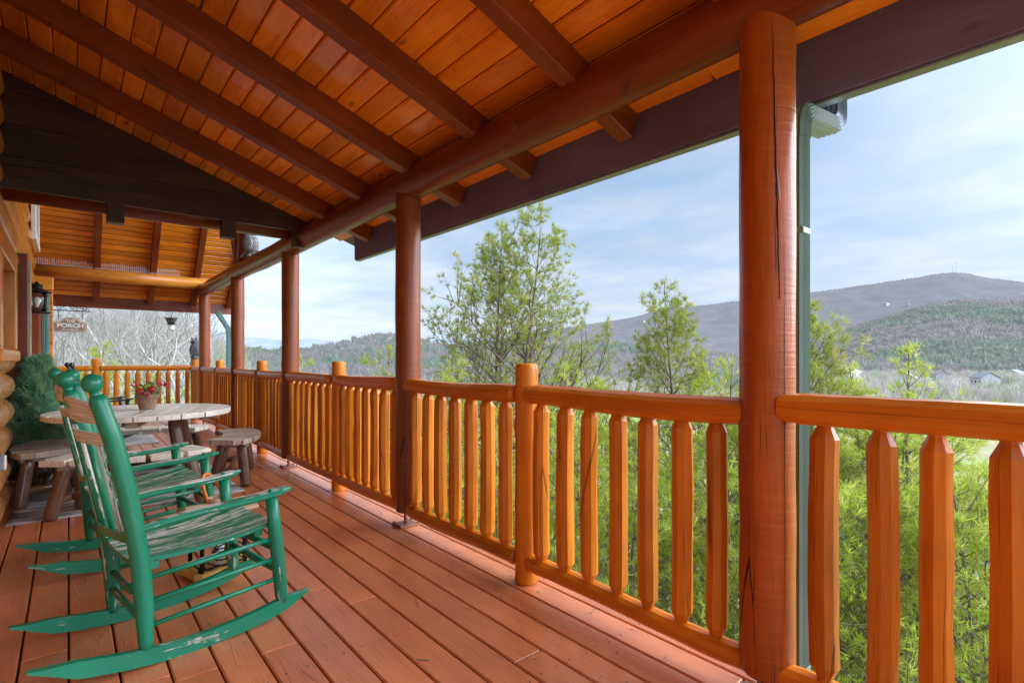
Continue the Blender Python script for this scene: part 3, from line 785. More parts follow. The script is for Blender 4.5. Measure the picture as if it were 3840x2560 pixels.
mb = MB(); mb.tube([(lx - .08, ly, lz + .30), (lx + .0, ly, lz + .30)], .008, 8); mb.bar((lx - .09, ly, lz + .15), (lx - .09, ly, lz + .36), .02, .09, .004); mb.build('wall_mount', M['black'], ln)

# ------------------------------------------------------------------ porch sign
SX, SY = .022, 10.30
br = thing('sign_bracket', 'black scrolled iron arm holding the porch sign', 'bracket', (-.17, SY, 1.86))
mb = MB(); zb = 1.865
mb.tube([(-.19, SY, zb), (.24, SY, zb)], .007, 8); mb.ball((.245, SY, zb), .012, 8, 6)
for x0, s in ((-.10, 1), (.05, 1), (.18, -1)):
    pts = []
    for i in range(20):
        a = i / 19 * 2 * math.pi * 1.15; r = .045 * (1 - i / 26)
        pts.append((x0 + s * math.cos(a) * r, SY, zb + .045 + math.sin(a) * r))
    mb.tube(pts, .0045, 6)
mb.tube([(-.17, SY, zb + .17), (-.05, SY, zb + .12), (.08, SY, zb + .055), (.2, SY, zb + .02)], .0045, 6)
for x in (-.115, .16): mb.tube([(x, SY, zb), (x, SY, zb - .13)], .004, 5)
mb.build('iron_arm', M['black'], br)
sg = thing('porch_sign', 'tan arched wooden sign reading THE PORCH SIT & RELAX', 'sign', (SX, SY, 1.6))
def signpoly(w, h, arch, c, inset):
    w -= inset; h -= inset; P = [(-w + c, -h), (w - c, -h), (w, -h + c), (w, h - c), (w - c, h)]
    aw = w * .62 
    P += [(aw, h)]
    for i in range(13):
        a = math.pi * i / 12; P.append((aw * .93 * math.cos(a), h + arch * math.sin(a)))
    P += [(-aw, h), (-w + c, h), (-w, h - c), (-w, -h + c)]
    return P
zs = 1.625
def addsign(ins, y, d, mat, nm, parent):
    mb = MB(); mb.prism(signpoly(.196, .080, .066 - ins * .2, .026, ins), (SX, y, zs), (1, 0, 0), (0, 0, 1), (0, 1, 0), d); return mb.build(nm, mat, parent)
sb = addsign(0, SY - .010, .022, M['white'], 'rim', sg)
addsign(.006, SY - .0125, .02, M['signface'], 'board', sg)
addsign(.016, SY - .0150, .02, M['white'], 'border_line', sg)
addsign(.021, SY - .0175, .02, M['signface'], 'face', sg)
def text(body, size, x, z, parent, sx=1.0, off=0.0):
    cu = bpy.data.curves.new('lettering', 'FONT'); cu.body = body; cu.size = size; cu.align_x = 'CENTER'; cu.align_y = 'CENTER'; cu.extrude = .002; cu.offset = off
    o = bpy.data.objects.new('lettering', cu); COL.objects.link(o)
    dg = bpy.context.evaluated_depsgraph_get(); me = bpy.data.meshes.new_from_object(o.evaluated_get(dg))
    bpy.data.objects.remove(o); me.materials.clear(); me.materials.append(M['white'])
    q = bpy.data.objects.new('lettering', me); COL.objects.link(q); q.parent = parent
    wl = world_loc(parent); q.location = (x - wl.x, SY - .020 - wl.y, z - wl.z); q.rotation_euler = (R(90), 0, 0); q.scale = (sx, 1, 1)
text('THE', .056, SX, zs + .080, sg, 1.05, .002)
text('PORCH', .080, SX, zs + .014, sg, 1.15, .004)
text('SIT & RELAX', .036, SX, zs - .046, sg, 1.0, .001)
# little serif bars make PORCH read as slab lettering: left to the bold outline

# bird feeder hanging from the far fascia
bf = thing('bird_feeder', 'dark funnel shaped feeder with a pale jar hanging under the far eave', 'bird feeder', (1.52, 11.9, 1.7))
fx, fy, fz = 1.50, 11.9, 1.70
mb = MB(); mb.lathe([(.055, .115), (.075, .15), (.095, .20), (.115, .215), (.118, .225), (.02, .23)], (fx, fy, fz), 20); mb.build('hood', M['owldark'], bf)
mb = MB(); mb.lathe([(.05, 0), (.052, .01), (.052, .075), (.04, .09)], (fx, fy, fz), 16); mb.build('jar', M['white'], bf)
mb = MB(); mb.lathe([(.078, .098), (.08, .103), (.078, .11)], (fx, fy, fz), 20); mb.build('tray', M['black'], bf)
mb = MB(); mb.tube([(fx, fy, fz + .22), (fx, fy - .4, fz + .42), (fx, fy - .93, fz + .40)], .005, 5); mb.build('hanger', M['black'], bf)

# ------------------------------------------------------------------ owls
def owl(label, loc, rz, mat, s=1.0):
    o = thing('owl_statue', label, 'owl statue', loc, rz, 'moulded owl statues')
    def L(mb, nm, m=mat, par=None): return mb.build(nm, m, par or o, True)
    mb = MB()
    prof = [(.03, .05), (.062, .07), (.082, .11), (.092, .16), (.092, .21), (.080, .255), (.066, .28), (.066, .30), (.076, .325), (.078, .35), (.066, .378), (.035, .395), (.006, .40)]
    mb.lathe([(r * s, z * s) for r, z in prof], (0, 0, 0), 20, True, 0, 1.0, .9)
    # breast feathers: rows of small bumps
    for i in range(7):
        for j in range(9):
            a = R(-70 + 140 * j / 8 + (i % 2) * 8); z = .10 + .025 * i; r = .086 if z < .22 else .076
            mb.ball((math.cos(a) * r * s, math.sin(a) * r * .9 * s, z * s), .013 * s, 6, 4, (1, 1, 1.3))
    L(mb, 'body')
    for sgn in (-1, 1):
        mb = MB(); mb.tube([(.01 * s, sgn * .035 * s, .375 * s), (.02 * s, sgn * .052 * s, .41 * s), (.015 * s, sgn * .066 * s, .445 * s)], [.024 * s, .017 * s, .003 * s], 8); L(mb, 'ear_tuft')
        mb = MB(); mb.ball((.060 * s, sgn * .030 * s, .338 * s), .019 * s, 10, 7); L(mb, 'eye', M['black'])
        mb = MB(); mb.ball((-.01 * s, sgn * .080 * s, .19 * s), .06 * s, 12, 9, (1.1, .38, 1.75)); L(mb, 'wing')
        mb = MB(); mb.ball((.05 * s, sgn * .035 * s, .045 * s), .03 * s, 8, 6, (1.3, .8, .6)); L(mb, 'foot')
    mb = MB(); mb.tube([(.07 * s, 0, .332 * s), (.094 * s, 0, .318 * s), (.097 * s, 0, .298 * s)], [.014 * s, .010 * s, .002 * s], 8); L(mb, 'beak', M['black'])
    mb = MB(); mb.bar((-.05 * s, 0, .09 * s), (-.12 * s, 0, .0), .07 * s, .02 * s, .006 * s); L(mb, 'tail')
    mb = MB(); mb.lathe([(.07 * s, 0), (.075 * s, .01 * s), (.07 * s, .04 * s), (.05 * s, .06 * s)], (0, 0, 0), 14); L(mb, 'base')
owl('grey horned owl statue perched on the long beam', (XR, 7.42, BZ + BR - .008), R(-35), M['owl'], 1.0)
owl('dark owl statue sitting on the corner railing post', (XR - .0, 11.38, 1.145), R(215), M['owldark'], .92)

# ------------------------------------------------------------------ rocking chairs
def chair(label, loc, rz, paint, seatm, slatm, cat='rocking chair', group=None):
    o = thing('rocking_chair', label, cat, loc, rz, group)
    sd = [100]
    def L(mb, nm, m=paint, par=None):
        return mb.build(nm, m, par or o, True)
    W2 = .235; F2 = .262
    def rocker_z(x): return .028 + .62 * (x - .17) ** 2 * .55
    for s in (-1, 1):
        # rocker: bent plank with pointed ends
        mb = MB(); n = 22; rings = []; vs = []
        for i in range(n + 1):
            x = -.33 + .95 * i / n; e = min((x + .33) / .13, 1) if x < 0 else min((.62 - x) / .10, 1); e = max(e, .12)
            y = s * (W2 + .005 + (F2 - W2) * (x / .5)); z = rocker_z(x); h = .030 * e; w = .0135
            if e < 1 and x < 0: z += .004 * (1 - e)
            rings.append([(x, y - w, z - h), (x, y + w, z - h), (x, y + w, z + h), (x, y - w, z + h)]); vs.append(x)
        mb.rings(rings, True, True, True, False, rng.random(), [0, .03, .09, .12, .18], vs); L(mb, 'rocker')
        # back post with ball finial
        y0 = s * W2
        mb = MB(); P = [(0, .055), (.0, .09), (-.004, .22), (-.02, .42), (-.055, .65), (-.10, .86), (-.142, 1.0), (-.148, 1.018)]
        mb.tube([(x, y0, z) for x, z in P], [.017, .025, .031, .0325, .032, .031, .0295, .022], 16, True, rng.random())
        bp = L(mb, 'back_post')
        mb = MB(); mb.tube([(-.148, y0, 1.012), (-.154, y0, 1.034)], .017, 12); mb.ball((-.160, y0, 1.062), .033, 18, 12, (1, 1, 1.06)); L(mb, 'finial', paint, bp)
        # front leg
        y1 = s * F2
        mb = MB(); mb.tube([(.505, y1, .075), (.502, y1, .11), (.49, y1, .25), (.472, y1, .42), (.458, y1, .548)], [.020, .027, .0285, .0275, .025], 16, True, rng.random()); L(mb, 'front_leg')
        # arm
        mb = MB(); n = 14; rings = []; vs = []
        for i in range(n + 1):
            f = i / n; x = -.03 + .565 * f; z = .515 + .06 * f + .006 * math.sin(f * 6); y = s * (W2 + .002 + (F2 - W2 + .002) * f)
            w = .022 + .017 * f ** 1.5; 
            if i == n: w *= .45
            if i == n - 1: w *= .88
            h = .0125 if i < n else .007
            sec = [(-w, -h * .4), (-w * .8, -h), (w * .8, -h), (w, -h * .4), (w, h * .4), (w * .8, h), (-w * .8, h), (-w, h * .4)]
            rings.append([(x, y + a, z + b) for a, b in sec]); vs.append(f * .57)
        mb.rings(rings, True, True, True, False, rng.random(), [k * .017 for k in range(9)], vs); ar = L(mb, 'arm', M['greenarm'] if seatm is M['greenseat'] else seatm)
        mb = MB(); mb.tube([(.455, y1, .572), (.455, y1, .583)], .009, 8); L(mb, 'peg', paint, ar)
        # side rungs
        for za, zb_, r in ((.325, .365, .0105), (.235, .275, .011), (.145, .185, .0105)):
            mb = MB(); mb.tube([(-.008, y0, za), (.24, (y0 + y1) / 2, (za + zb_) / 2), (.49, y1, zb_)], [r * .8, r, r * .8], 10, True, rng.random()); L(mb, 'side_rung')
    for z in (.215, .305):
        mb = MB(); mb.tube([(.49, -F2, z), (.49, 0, z), (.49, F2, z)], [.013, .0175, .013], 12, True, rng.random()); L(mb, 'front_rung')
    mb = MB(); mb.tube([(-.006, -W2, .235), (-.006, W2, .235)], .0125, 10, True, rng.random()); L(mb, 'back_rung')
    mb = MB(); mb.tube([(-.006, -W2, .165), (-.006, W2, .165)], .0125, 10, True, rng.random()); L(mb, 'back_rung')
    # slatted seat, dished, boards run front to back
    NB = 8
    for k in range(NB):
        f0 = k / NB; f1 = (k + 1) / NB; mb = MB(); n = 8; rings = []; vs = []
        for i in range(n + 1):
            f = i / n; x = -.035 + .525 * f; hw_ = W2 - .03 + .045 * f
            zc_ = .395 + .045 * f - .018 * math.sin(math.pi * f); 
            ya = -hw_ + 2 * hw_ * f0 + .0012; yb = -hw_ + 2 * hw_ * f1 - .0012
            d0 = -.014 * (1 - (2 * f0 - 1) ** 2); d1 = -.014 * (1 - (2 * f1 - 1) ** 2)
            c = .003 if 0 < i < n else .006
            rings.append([(x, ya, zc_ + d0 - .018), (x, yb, zc_ + d1 - .018), (x, yb, zc_ + d1 - c), (x, yb - .003, zc_ + d1), (x, ya + .003, zc_ + d0), (x, ya, zc_ + d0 - c)]); vs.append(x)
        mb.rings(rings, True, True, True, False, rng.random(), [0, .06, .078, .081, .141, .144, .16], vs); L(mb, 'seat_board', seatm)
    for x, z in ((.03, .365), (.42, .392)):
        mb = MB(); mb.bar((x, -W2 + .012, z), (x, W2 - .012, z), .035, .03, .003, rnd=rng.random()); L(mb, 'seat_cleat')
    # back: curved crest and second slat, spindles, bottom rail
    def bx(z): # back plane
        return -.02 - (.12 * max(0, (z - .42)) / .58) - .012
    def slat(z0, z1, th, nm, m, arch=0.0):
        mb = MB(); n = 12; rings = []; vs = []
        for i in range(n + 1):
            f = i / n; y = -W2 + 2 * W2 * f; cv = -.035 * math.sin(math.pi * f); top = z1 + arch * math.sin(math.pi * f)
            rings.append([(bx(z0) + cv - th, y, z0), (bx(z0) + cv + th, y, z0), (bx(top) + cv + th, y, top), (bx(top) + cv - th, y, top)]); vs.append(y)
        mb.rings(rings, True, True, True, False, rng.random(), [0, .02, .1, .12, .2], vs); return L(mb, nm, m)
    slat(.915, .985, .007, 'crest_slat', slatm, .022); slat(.835, .880, .007, 'upper_slat', slatm)
    slat(.468, .505, .010, 'lower_slat', paint)
    for k in range(6):
        f = (k + .8) / 6.6; y = -W2 + 2 * W2 * f; cv = -.035 * math.sin(math.pi * f)
        mb = MB(); mb.tube([(bx(.49) + cv, y, .49), (bx(.67) + cv, y, .67), (bx(.85) + cv, y, .85)], .0078, 8, True, rng.random()); L(mb, 'spindle', M['bareslat'] if (k % 2 == 0 and slatm is M['bareslat']) else paint)
    return o
chair('worn green wooden rocking chair nearest to the camera, its seat paint peeling', (.185, 2.63, 0), R(9), M['green'], M['greenseat'], M['bareslat'], group='green porch rockers')
chair('worn green wooden rocking chair farther back, half hidden behind the nearer rocker', (.135, 3.83, 0), R(9), M['green'], M['greenseat'], M['bareslat'], group='green porch rockers')
chair('dark weathered rocking chair at the far end near the plant', (.17, 9.6, 0), R(6), M['blackchair'], M['blackchair'], M['bareslat'])

# ------------------------------------------------------------------ rugs
def rug(label, x0, x1, y0, y1, rz=0):
    mb = MB(); n = 24; T = []; 
    for i in range(n + 1):
        for j in range(n + 1):
            x = x0 + (x1 - x0) * i / n; y = y0 + (y1 - y0) * j / n
            T.append((x, y, .008 + .003 * mnoise.noise(Vector((x * 2.2, y * 2.2, 3)))))
    mb.v = T + [(a, b, .001) for a, b, c in T]
    N_ = (n + 1) ** 2
    for i in range(n):
        for j in range(n):
            a = i * (n + 1) + j; q = (a, a + n + 1, a + n + 2, a + 1)
            mb.face(q, tuple((T[k][0], T[k][1]) for k in q), True)
    edge = [i * (n + 1) for i in range(n + 1)] + [n * (n + 1) + j for j in range(1, n + 1)] + [i * (n + 1) + n for i in reversed(range(n))] + [j for j in reversed(range(1, n))]
    for a, b in zip(edge, edge[1:] + edge[:1]):
        mb.face((a, a + N_, b + N_, b), tuple((T[k][0], T[k][1]) for k in (a, a, b, b)))
    tag(mb.build('rug', M['rug']), label, 'rug')
rug('faded black and grey rug under the round log table', -.33, 1.17, 5.0, 7.4)
rug('second grey rug under the dark rocking chair at the far end', -.2, .95, 8.6, 10.6)

# ------------------------------------------------------------------ round log table and curved benches
TX, TY, TH = .52, 5.83, .685; TR = .70
tb = thing('log_table', 'round rustic log table with pale weathered plank top', 'table', (TX, TY, 0))
def planks(R0, n, z, th, parent, mat, rz=0.0, inner=0.0, half=0.0, name='plank', local=False, ctr=(0, 0), edge_wave=.0):
    """planks of a disc (or of a ring sector) cut by straight saw lines"""
    w = 2 * R0 / n
    for k in range(n):
        a = -R0 + k * w + .005; b = a + w - .010
        la = math.sqrt(max(R0 * R0 - a * a, 0.0004)); lb = math.sqrt(max(R0 * R0 - b * b, .0004)); m = 8
        top = [(a + (b - a) * i / m, math.sqrt(max(R0 * R0 - (a + (b - a) * i / m) ** 2, .0004))) for i in range(m + 1)]
        poly = [(x, -y) for x, y in top] + [(x, y) for x, y in reversed(top)]
        c, s = math.cos(rz), math.sin(rz)
        mb = MB(); ch = .006
        cx_ = (a + b) / 2
        def tf(u, v): return (ctr[0] + u * c - v * s, ctr[1] + u * s + v * c)
        rings = []
        for zz_, kk in ((z - th, .992), (z - th + ch, 1.0), (z - ch, 1.0), (z, .992)):
            rings.append([Vector((*tf(cx_ + (u - cx_) * (kk if abs(u - cx_) > .01 else 1), v * kk), zz_)) for u, v in poly])
        bt = len(mb.v); rr = rng.random()
        mb.rings(rings, True, False, False, False, rr, [v_ * .05 for v_ in range(len(poly) + 1)], [0, ch, th - ch, th])
        N_ = len(poly)
        mb.face(tuple(bt + 3 * N_ + q for q in range(N_)), tuple(poly), False, rr)
        mb.face(tuple(bt + q for q in reversed(range(N_))), tuple(reversed(poly)), False, rr)
        mb.build(name, mat, parent, local)
planks(TR, 9, TH, .045, tb, M['table'], R(-17), ctr=(TX, TY))
def logleg(p0, p1, r, parent, seed, nm='leg', mat=None):
    mb = MB(); p0 = Vector(p0); p1 = Vector(p1); t_ = (p1 - p0)
    pts = [p0, p0 + t_ * .03] + [p0 + t_ * f for f in (.25, .5, .75)] + [p1 - t_ * .12, p1 - t_ * .02, p1]
    rad = [r * .92, r, r * 1.01, r, r * .99, r, r * .62, r * .55]
    mb.tube(pts, rad, 16, True, random.Random(seed).random(), .012, True, 1, seed, .02); return mb.build(nm, mat or M['leg'], parent)
for k, a in enumerate((-58, 32, 122, 212)):
    ca, sa = math.cos(R(a)), math.sin(R(a))
    logleg((TX + ca * .50, TY + sa * .50, .005), (TX + ca * .36, TY + sa * .36, TH - .03), .052, tb, 20 + k)
for a in (-13, 77):
    ca, sa = math.cos(R(a)), math.sin(R(a)); mb = MB()
    mb.bar((TX - ca * .6, TY - sa * .6, TH - .075), (TX + ca * .6, TY + sa * .6, TH - .075 - (.03 if a > 0 else 0)), .08, .055, .006, rnd=.4); mb.build('batten', M['bench'], tb)
for a in (-58, 32):
    ca, sa = math.cos(R(a)), math.sin(R(a)); z = .20 + (.06 if a > 0 else 0)
    mb = MB(); mb.tube([(TX - ca * .48, TY - sa * .48, z), (TX, TY, z), (TX + ca * .48, TY + sa * .48, z)], .035, 14, True, .3, .02); mb.build('stretcher', M['leg'], tb)

def bench(label, ang, mid=.90, dep=.33, half=33, z=.425, seed=0, mat=None):
    """curved seat: a ring sector round the table made of straight-cut planks"""
    r0 = mid - dep / 2; r1 = mid + dep / 2
    c = (TX + math.cos(R(ang)) * mid, TY + math.sin(R(ang)) * mid, 0)
    b = thing('curved_bench', label, 'bench', c, 0, 'curved log benches round the table')
    n = 5; lr = random.Random(seed)
    for k in range(n):
        a0 = ang - half + 2 * half * k / n; a1 = ang - half + 2 * half * (k + 1) / n; mb = MB(); P = []
        e0 = .30 if k == 0 else 0; e1 = .30 if k == n - 1 else 0
        gap = .9
        m = 5
        def pt(a, r): return (TX + math.cos(R(a)) * r, TY + math.sin(R(a)) * r)
        inner = [pt(a0 + gap + (a1 - a0 - 2 * gap) * i / m, r0) for i in range(m + 1)]
        outer = [pt(a0 + gap + (a1 - a0 - 2 * gap) * i / m, r1) for i in range(m + 1)]
        # outer corners of the end planks are rounded off
        if k == 0: outer[0] = pt(a0 + 5.5, r1 - .015); outer.insert(0, pt(a0 + 1.5, r1 - .08))
        if k == n - 1: outer[-1] = pt(a1 - 5.5, r1 - .015); outer.append(pt(a1 - 1.5, r1 - .08))
        poly = outer + list(reversed(inner))
        cx_ = sum(p[0] for p in poly) / len(poly); cy_ = sum(p[1] for p in poly) / len(poly)
        rings = []
        for zz_, kk in ((z - .045, .985), (z - .038, 1.0), (z - .006, 1.0), (z, .985)):
            rings.append([Vector((cx_ + (x - cx_) * kk, cy_ + (y - cy_) * kk, zz_)) for x, y in poly])
        th = R((a0 + a1) / 2); uvp = [((x - cx_) * -math.sin(th) + (y - cy_) * math.cos(th), (x - cx_) * math.cos(th) + (y - cy_) * math.sin(th)) for x, y in poly]
        N_ = len(poly); rr = lr.random()
        mb.rings(rings, True, False, False, False, rr, [q * .06 for q in range(N_ + 1)], [0, .006, .04, .046])
        mb.face(tuple(3 * N_ + q for q in range(N_)), tuple(uvp), False, rr); mb.face(tuple(reversed(range(N_))), tuple(reversed(uvp)), False, rr)
        mb.build('plank', mat or M['bench'], b)
    feet = {}
    for sa_ in (-1, 1):
        for sr in (-1, 1):
            a = ang + sa_ * half * .68; rt = mid + sr * dep * .24; rb = mid + sr * dep * .46; ab = ang + sa_ * half * .80
            p0 = (TX + math.cos(R(ab)) * rb, TY + math.sin(R(ab)) * rb, .006); p1 = (TX + math.cos(R(a)) * rt, TY + math.sin(R(a)) * rt, z - .035)
            logleg(p0, p1, .043, b, seed * 10 + sa_ + 3 * sr + 5); feet[(sa_, sr)] = Vector(p0).lerp(Vector(p1), .32)
    for sa_ in (-1, 1):
        mb = MB(); q0, q1 = feet[(sa_, -1)], feet[(sa_, 1)]
        mb.tube([q0, q0.lerp(q1, .2), q0.lerp(q1, .8), q1], [.018, .03, .03, .018], 12, True, lr.random(), .02); mb.build('stretcher', M['leg'], b)
        mb = MB(); a = ang + sa_ * half * .68
        mb.bar((TX + math.cos(R(a)) * (r0 + .03), TY + math.sin(R(a)) * (r0 + .03), z - .062), (TX + math.cos(R(a)) * (r1 - .03), TY + math.sin(R(a)) * (r1 - .03), z - .062), .07, .035, .004, rnd=.2); mb.build('batten', M['bench'], b)
    q0 = feet[(-1, -1)].lerp(feet[(-1, 1)], .5); q1 = feet[(1, -1)].lerp(feet[(1, 1)], .5)
    mb = MB(); mb.tube([q0, q0.lerp(q1, .15), q0.lerp(q1, .85), q1], [.02, .032, .032, .02], 12, True, lr.random(), .02); mb.build('long_stretcher', M['leg'], b)
bench('curved log bench left of the table with worn bleached planks by the wall', 176, mid=.72, seed=1, mat=M['bench'])
bench('curved brown log bench right of the table next to the railing', -16, mid=.80, seed=2)
bench('curved log bench in front of the table, half hidden by the green rockers', -100, seed=3, mat=M['table'])
bench('curved log bench behind the table, seen under the tabletop', 80, seed=4, mat=M['table'])

# flower pot on the table
fp = thing('flower_pot', 'brown clay pot of apples, berries and green sprigs on the table', 'flower pot', (TX + .01, TY - .02, TH))
px_, py_, pz_ = TX + .03, TY + .0, TH
mb = MB(); mb.lathe([(.058, .001), (.062, .008), (.082, .10), (.086, .105), (.092, .108), (.095, .14), (.088, .142), (.08, .12), (.01, .118)], (px_, py_, pz_), 28); mb.build('pot', M['pot'], fp)
for nm, a, r, z, s, m in (('apple', 215, .065, .165, .034, 'red'), ('apple', 300, .070, .185, .035, 'red'), ('green_apple', 250, .02, .205, .032, 'greenapple'), ('green_apple', 10, .05, .20, .028, 'greenapple')):
    mb = MB(); c = (px_ + math.cos(R(a)) * r, py_ + math.sin(R(a)) * r, pz_ + z)
    mb.lathe([(s * .1, -s * .80), (s * .5, -s * .9), (s * .9, -s * .45), (s, .05 * s), (s * .88, s * .55), (s * .5, s * .86), (s * .15, s * .75), (s * .05, s * .62)], c, 18); ap = mb.build(nm, M[m], fp)
    mb = MB(); mb.tube([(c[0], c[1], c[2] + s * .6), (c[0] + .004, c[1], c[2] + s * 1.15)], .002, 5); mb.build('stem', M['bark'], ap)
lr = random.Random(21)
for a, r, z in ((-20, .15, .22), (5, .13, .23), (-45, .12, .215), (265, .10, .15), (185, .10, .225)):
    mb = MB(); c = Vector((px_ + math.cos(R(a)) * r, py_ + math.sin(R(a)) * r, pz_ + z))
    for _ in range(14): mb.ball(c + Vector((lr.gauss(0, .013), lr.gauss(0, .013), lr.gauss(0, .013))), .0075, 7, 5)
    mb.tube([c, (px_, py_, pz_ + .12)], .002, 4); mb.build('berry_sprig', M['berry'], fp)
mb = MB()
def leafquad(mb, base, d, L, w, up, rnd):
    d = Vector(d).normalized(); s_ = d.cross(Vector(up)).normalized(); b = len(mb.v); base = Vector(base)
    dr_ = Vector((0, 0, -.15 * L))
    mb.v += [tuple(base), tuple(base + d * L * .45 + s_ * w), tuple(base + d * L + dr_), tuple(base + d * L * .45 - s_ * w)]
    mb.face((b, b + 1, b + 2, b + 3), ((0, 0), (1, 0), (1, 1), (0, 1)), False, rnd)
for _ in range(70):
    a = lr.uniform(0, 360); el = lr.uniform(-5, 70); d = Vector((math.cos(R(a)) * math.cos(R(el)), math.sin(R(a)) * math.cos(R(el)), math.sin(R(el))))
    q = Vector((px_, py_, pz_ + .13)) + d * lr.uniform(.05, .10)
    leafquad(mb, q, d + Vector((lr.uniform(-.5, .5), lr.uniform(-.5, .5), lr.uniform(-.3, .3))), lr.uniform(.04, .075), lr.uniform(.010, .018), (0, 0, 1), lr.random())
mb.build('leaves', M['foliage'], fp)
mb = MB()
for k in range(9):
    a = lr.uniform(-70, 60); d = Vector((math.cos(R(a)), math.sin(R(a)), lr.uniform(.15, .6))).normalized(); st = Vector((px_, py_, pz_ + .12))
    for i in range(34):
        f = .3 + .7 * i / 34; q = st + d * .19 * f; e = Vector((lr.gauss(0, 1), lr.gauss(0, 1), lr.gauss(0, 1))).normalized()
        leafquad(mb, q, d * .7 + e, .028, .0014, (0, 0, 1), lr.random())
mb.build('pine_sprig', M['spruce'], fp)

# rustic lantern on the deck by the rockers
la = thing('rustic_lantern', 'rustic wooden lantern with an orange strap between the green rockers', 'lantern', (.62, 3.22, 0), R(12))
def LL(mb, nm, m, par=None): return mb.build(nm, m, par or la, True)
mb = MB(); lr = random.Random(2); pts = [(-.13, -.10), (.13, -.10), (.14, .10), (-.12, .11)]
rings = []
for z, k in ((.006, 1.0), (.018, 1.06), (.04, .98)):
    rr = []
    for i in range(28):
        a = 2 * math.pi * i / 28; q = (.15 if True else 0) * (1 + .05 * math.sin(3 * a + 1) + lr.uniform(-.02, .02)) * k
        rr.append((q * max(-1, min(1, 1.25 * math.cos(a))), q * .72 * max(-1, min(1, 1.25 * math.sin(a))), z + lr.uniform(-.002, .002)))
    rings.append(rr)
mb.rings(rings, True, True, True, False, .3, [q * .03 for q in range(29)], [0, .012, .034]); LL(mb, 'base_slab', M['slab'])
for sx in (-1, 1):
    for sy in (-1, 1):
        mb = MB(); mb.tube([(sx * .11, sy * .075, .03), (sx * .105, sy * .07, .33)], .011, 8, True, .2, .06); LL(mb, 'corner_stick', M['black'])
mb = MB()
for k in range(5):
    a0 = k * 1.3; z = .06 + .02 * k
    mb.tube([(.085 * math.cos(a0 + i * .5) + .02 * k - .04, -.075 + .012 * math.sin(i * 1.1), z + .045 * math.sin(a0 + i * .5)) for i in range(13)], .0045, 6)
for z in (.055, .30):
    mb.tube([(-.11, -.08, z), (.11, -.08, z), (.11, .08, z), (-.11, .08, z), (-.11, -.08, z)], .005, 6)
LL(mb, 'wire_cage', M['black'])
mb = MB(); mb.tube([(0, 0, .04), (0, 0, .15)], .03, 14); LL(mb, 'candle', M['white'])
for s in (-1, 1):
    mb = MB(); mb.bar((-.165, s * .062, .352), (.165, s * .062, .352), .135, .018, .004, up=(0, s * .28, 1), rnd=.3 + s * .2); LL(mb, 'roof_board', M['tan'])
mb = MB(); mb.lathe([(.048, .36), (.05, .365), (.05, .40), (.044, .40), (.042, .37), (.01, .368)], (.0, 0, 0), 18); LL(mb, 'collar', M['tan'])
mb = MB(); n = 16
pts = [(.04 * math.cos(math.pi * i / n) * 1.2 - .02 * math.sin(math.pi * i / n), .10 * math.sin(math.pi * i / n), .38 + .13 * math.sin(math.pi * i / n)) for i in range(n + 1)]
mb.tube(pts, .009, 6, True, 0, 0, True, 2.0); LL(mb, 'strap', M['orange'])

# ------------------------------------------------------------------ vegetation
def np_mesh(name, verts, tris, mat, rnd=None, parent=None):
    me = bpy.data.meshes.new(name); nv = len(verts); nt = len(tris)
    me.vertices.add(nv); me.vertices.foreach_set('co', np.asarray(verts, np.float32).ravel())
    me.loops.add(nt * 3); me.polygons.add(nt)
    me.loops.foreach_set('vertex_index', np.asarray(tris, np.int32).ravel())
    me.polygons.foreach_set('loop_start', np.arange(0, nt * 3, 3, dtype=np.int32))
    me.update(calc_edges=True)
    if rnd is not None:
        at = me.attributes.new('rnd', 'FLOAT', 'FACE'); at.data.foreach_set('value', np.asarray(rnd, np.float32))
    me.materials.append(mat)
    o = bpy.data.objects.new(name, me); COL.objects.link(o)
    if parent is not None: o.parent = parent
    return o
def needles(cent, dirs, size, n, seed, width=.05, spread=.55):
    """tufts: n thin triangles round each twig tip"""
    g = np.random.default_rng(seed); m = len(cent)
    c = np.repeat(cent, n, 0); d = np.repeat(dirs, n, 0) + g.normal(0, spread, (m * n, 3)); d /= np.linalg.norm(d, axis=1)[:, None] + 1e-9
    L = np.repeat(size, n)[:, None] * g.uniform(.7, 1.15, (m * n, 1))
    s = np.cross(d, g.normal(0, 1, (m * n, 3))); s /= np.linalg.norm(s, axis=1)[:, None] + 1e-9
    w = L * width; b = c + g.normal(0, 1, (m * n, 3)) * np.repeat(size, n)[:, None] * .12
    vv = np.stack([b - s * w, b + s * w, b + d * L], 1).reshape(-1, 3)
    return vv, np.arange(m * n * 3).reshape(-1, 3)
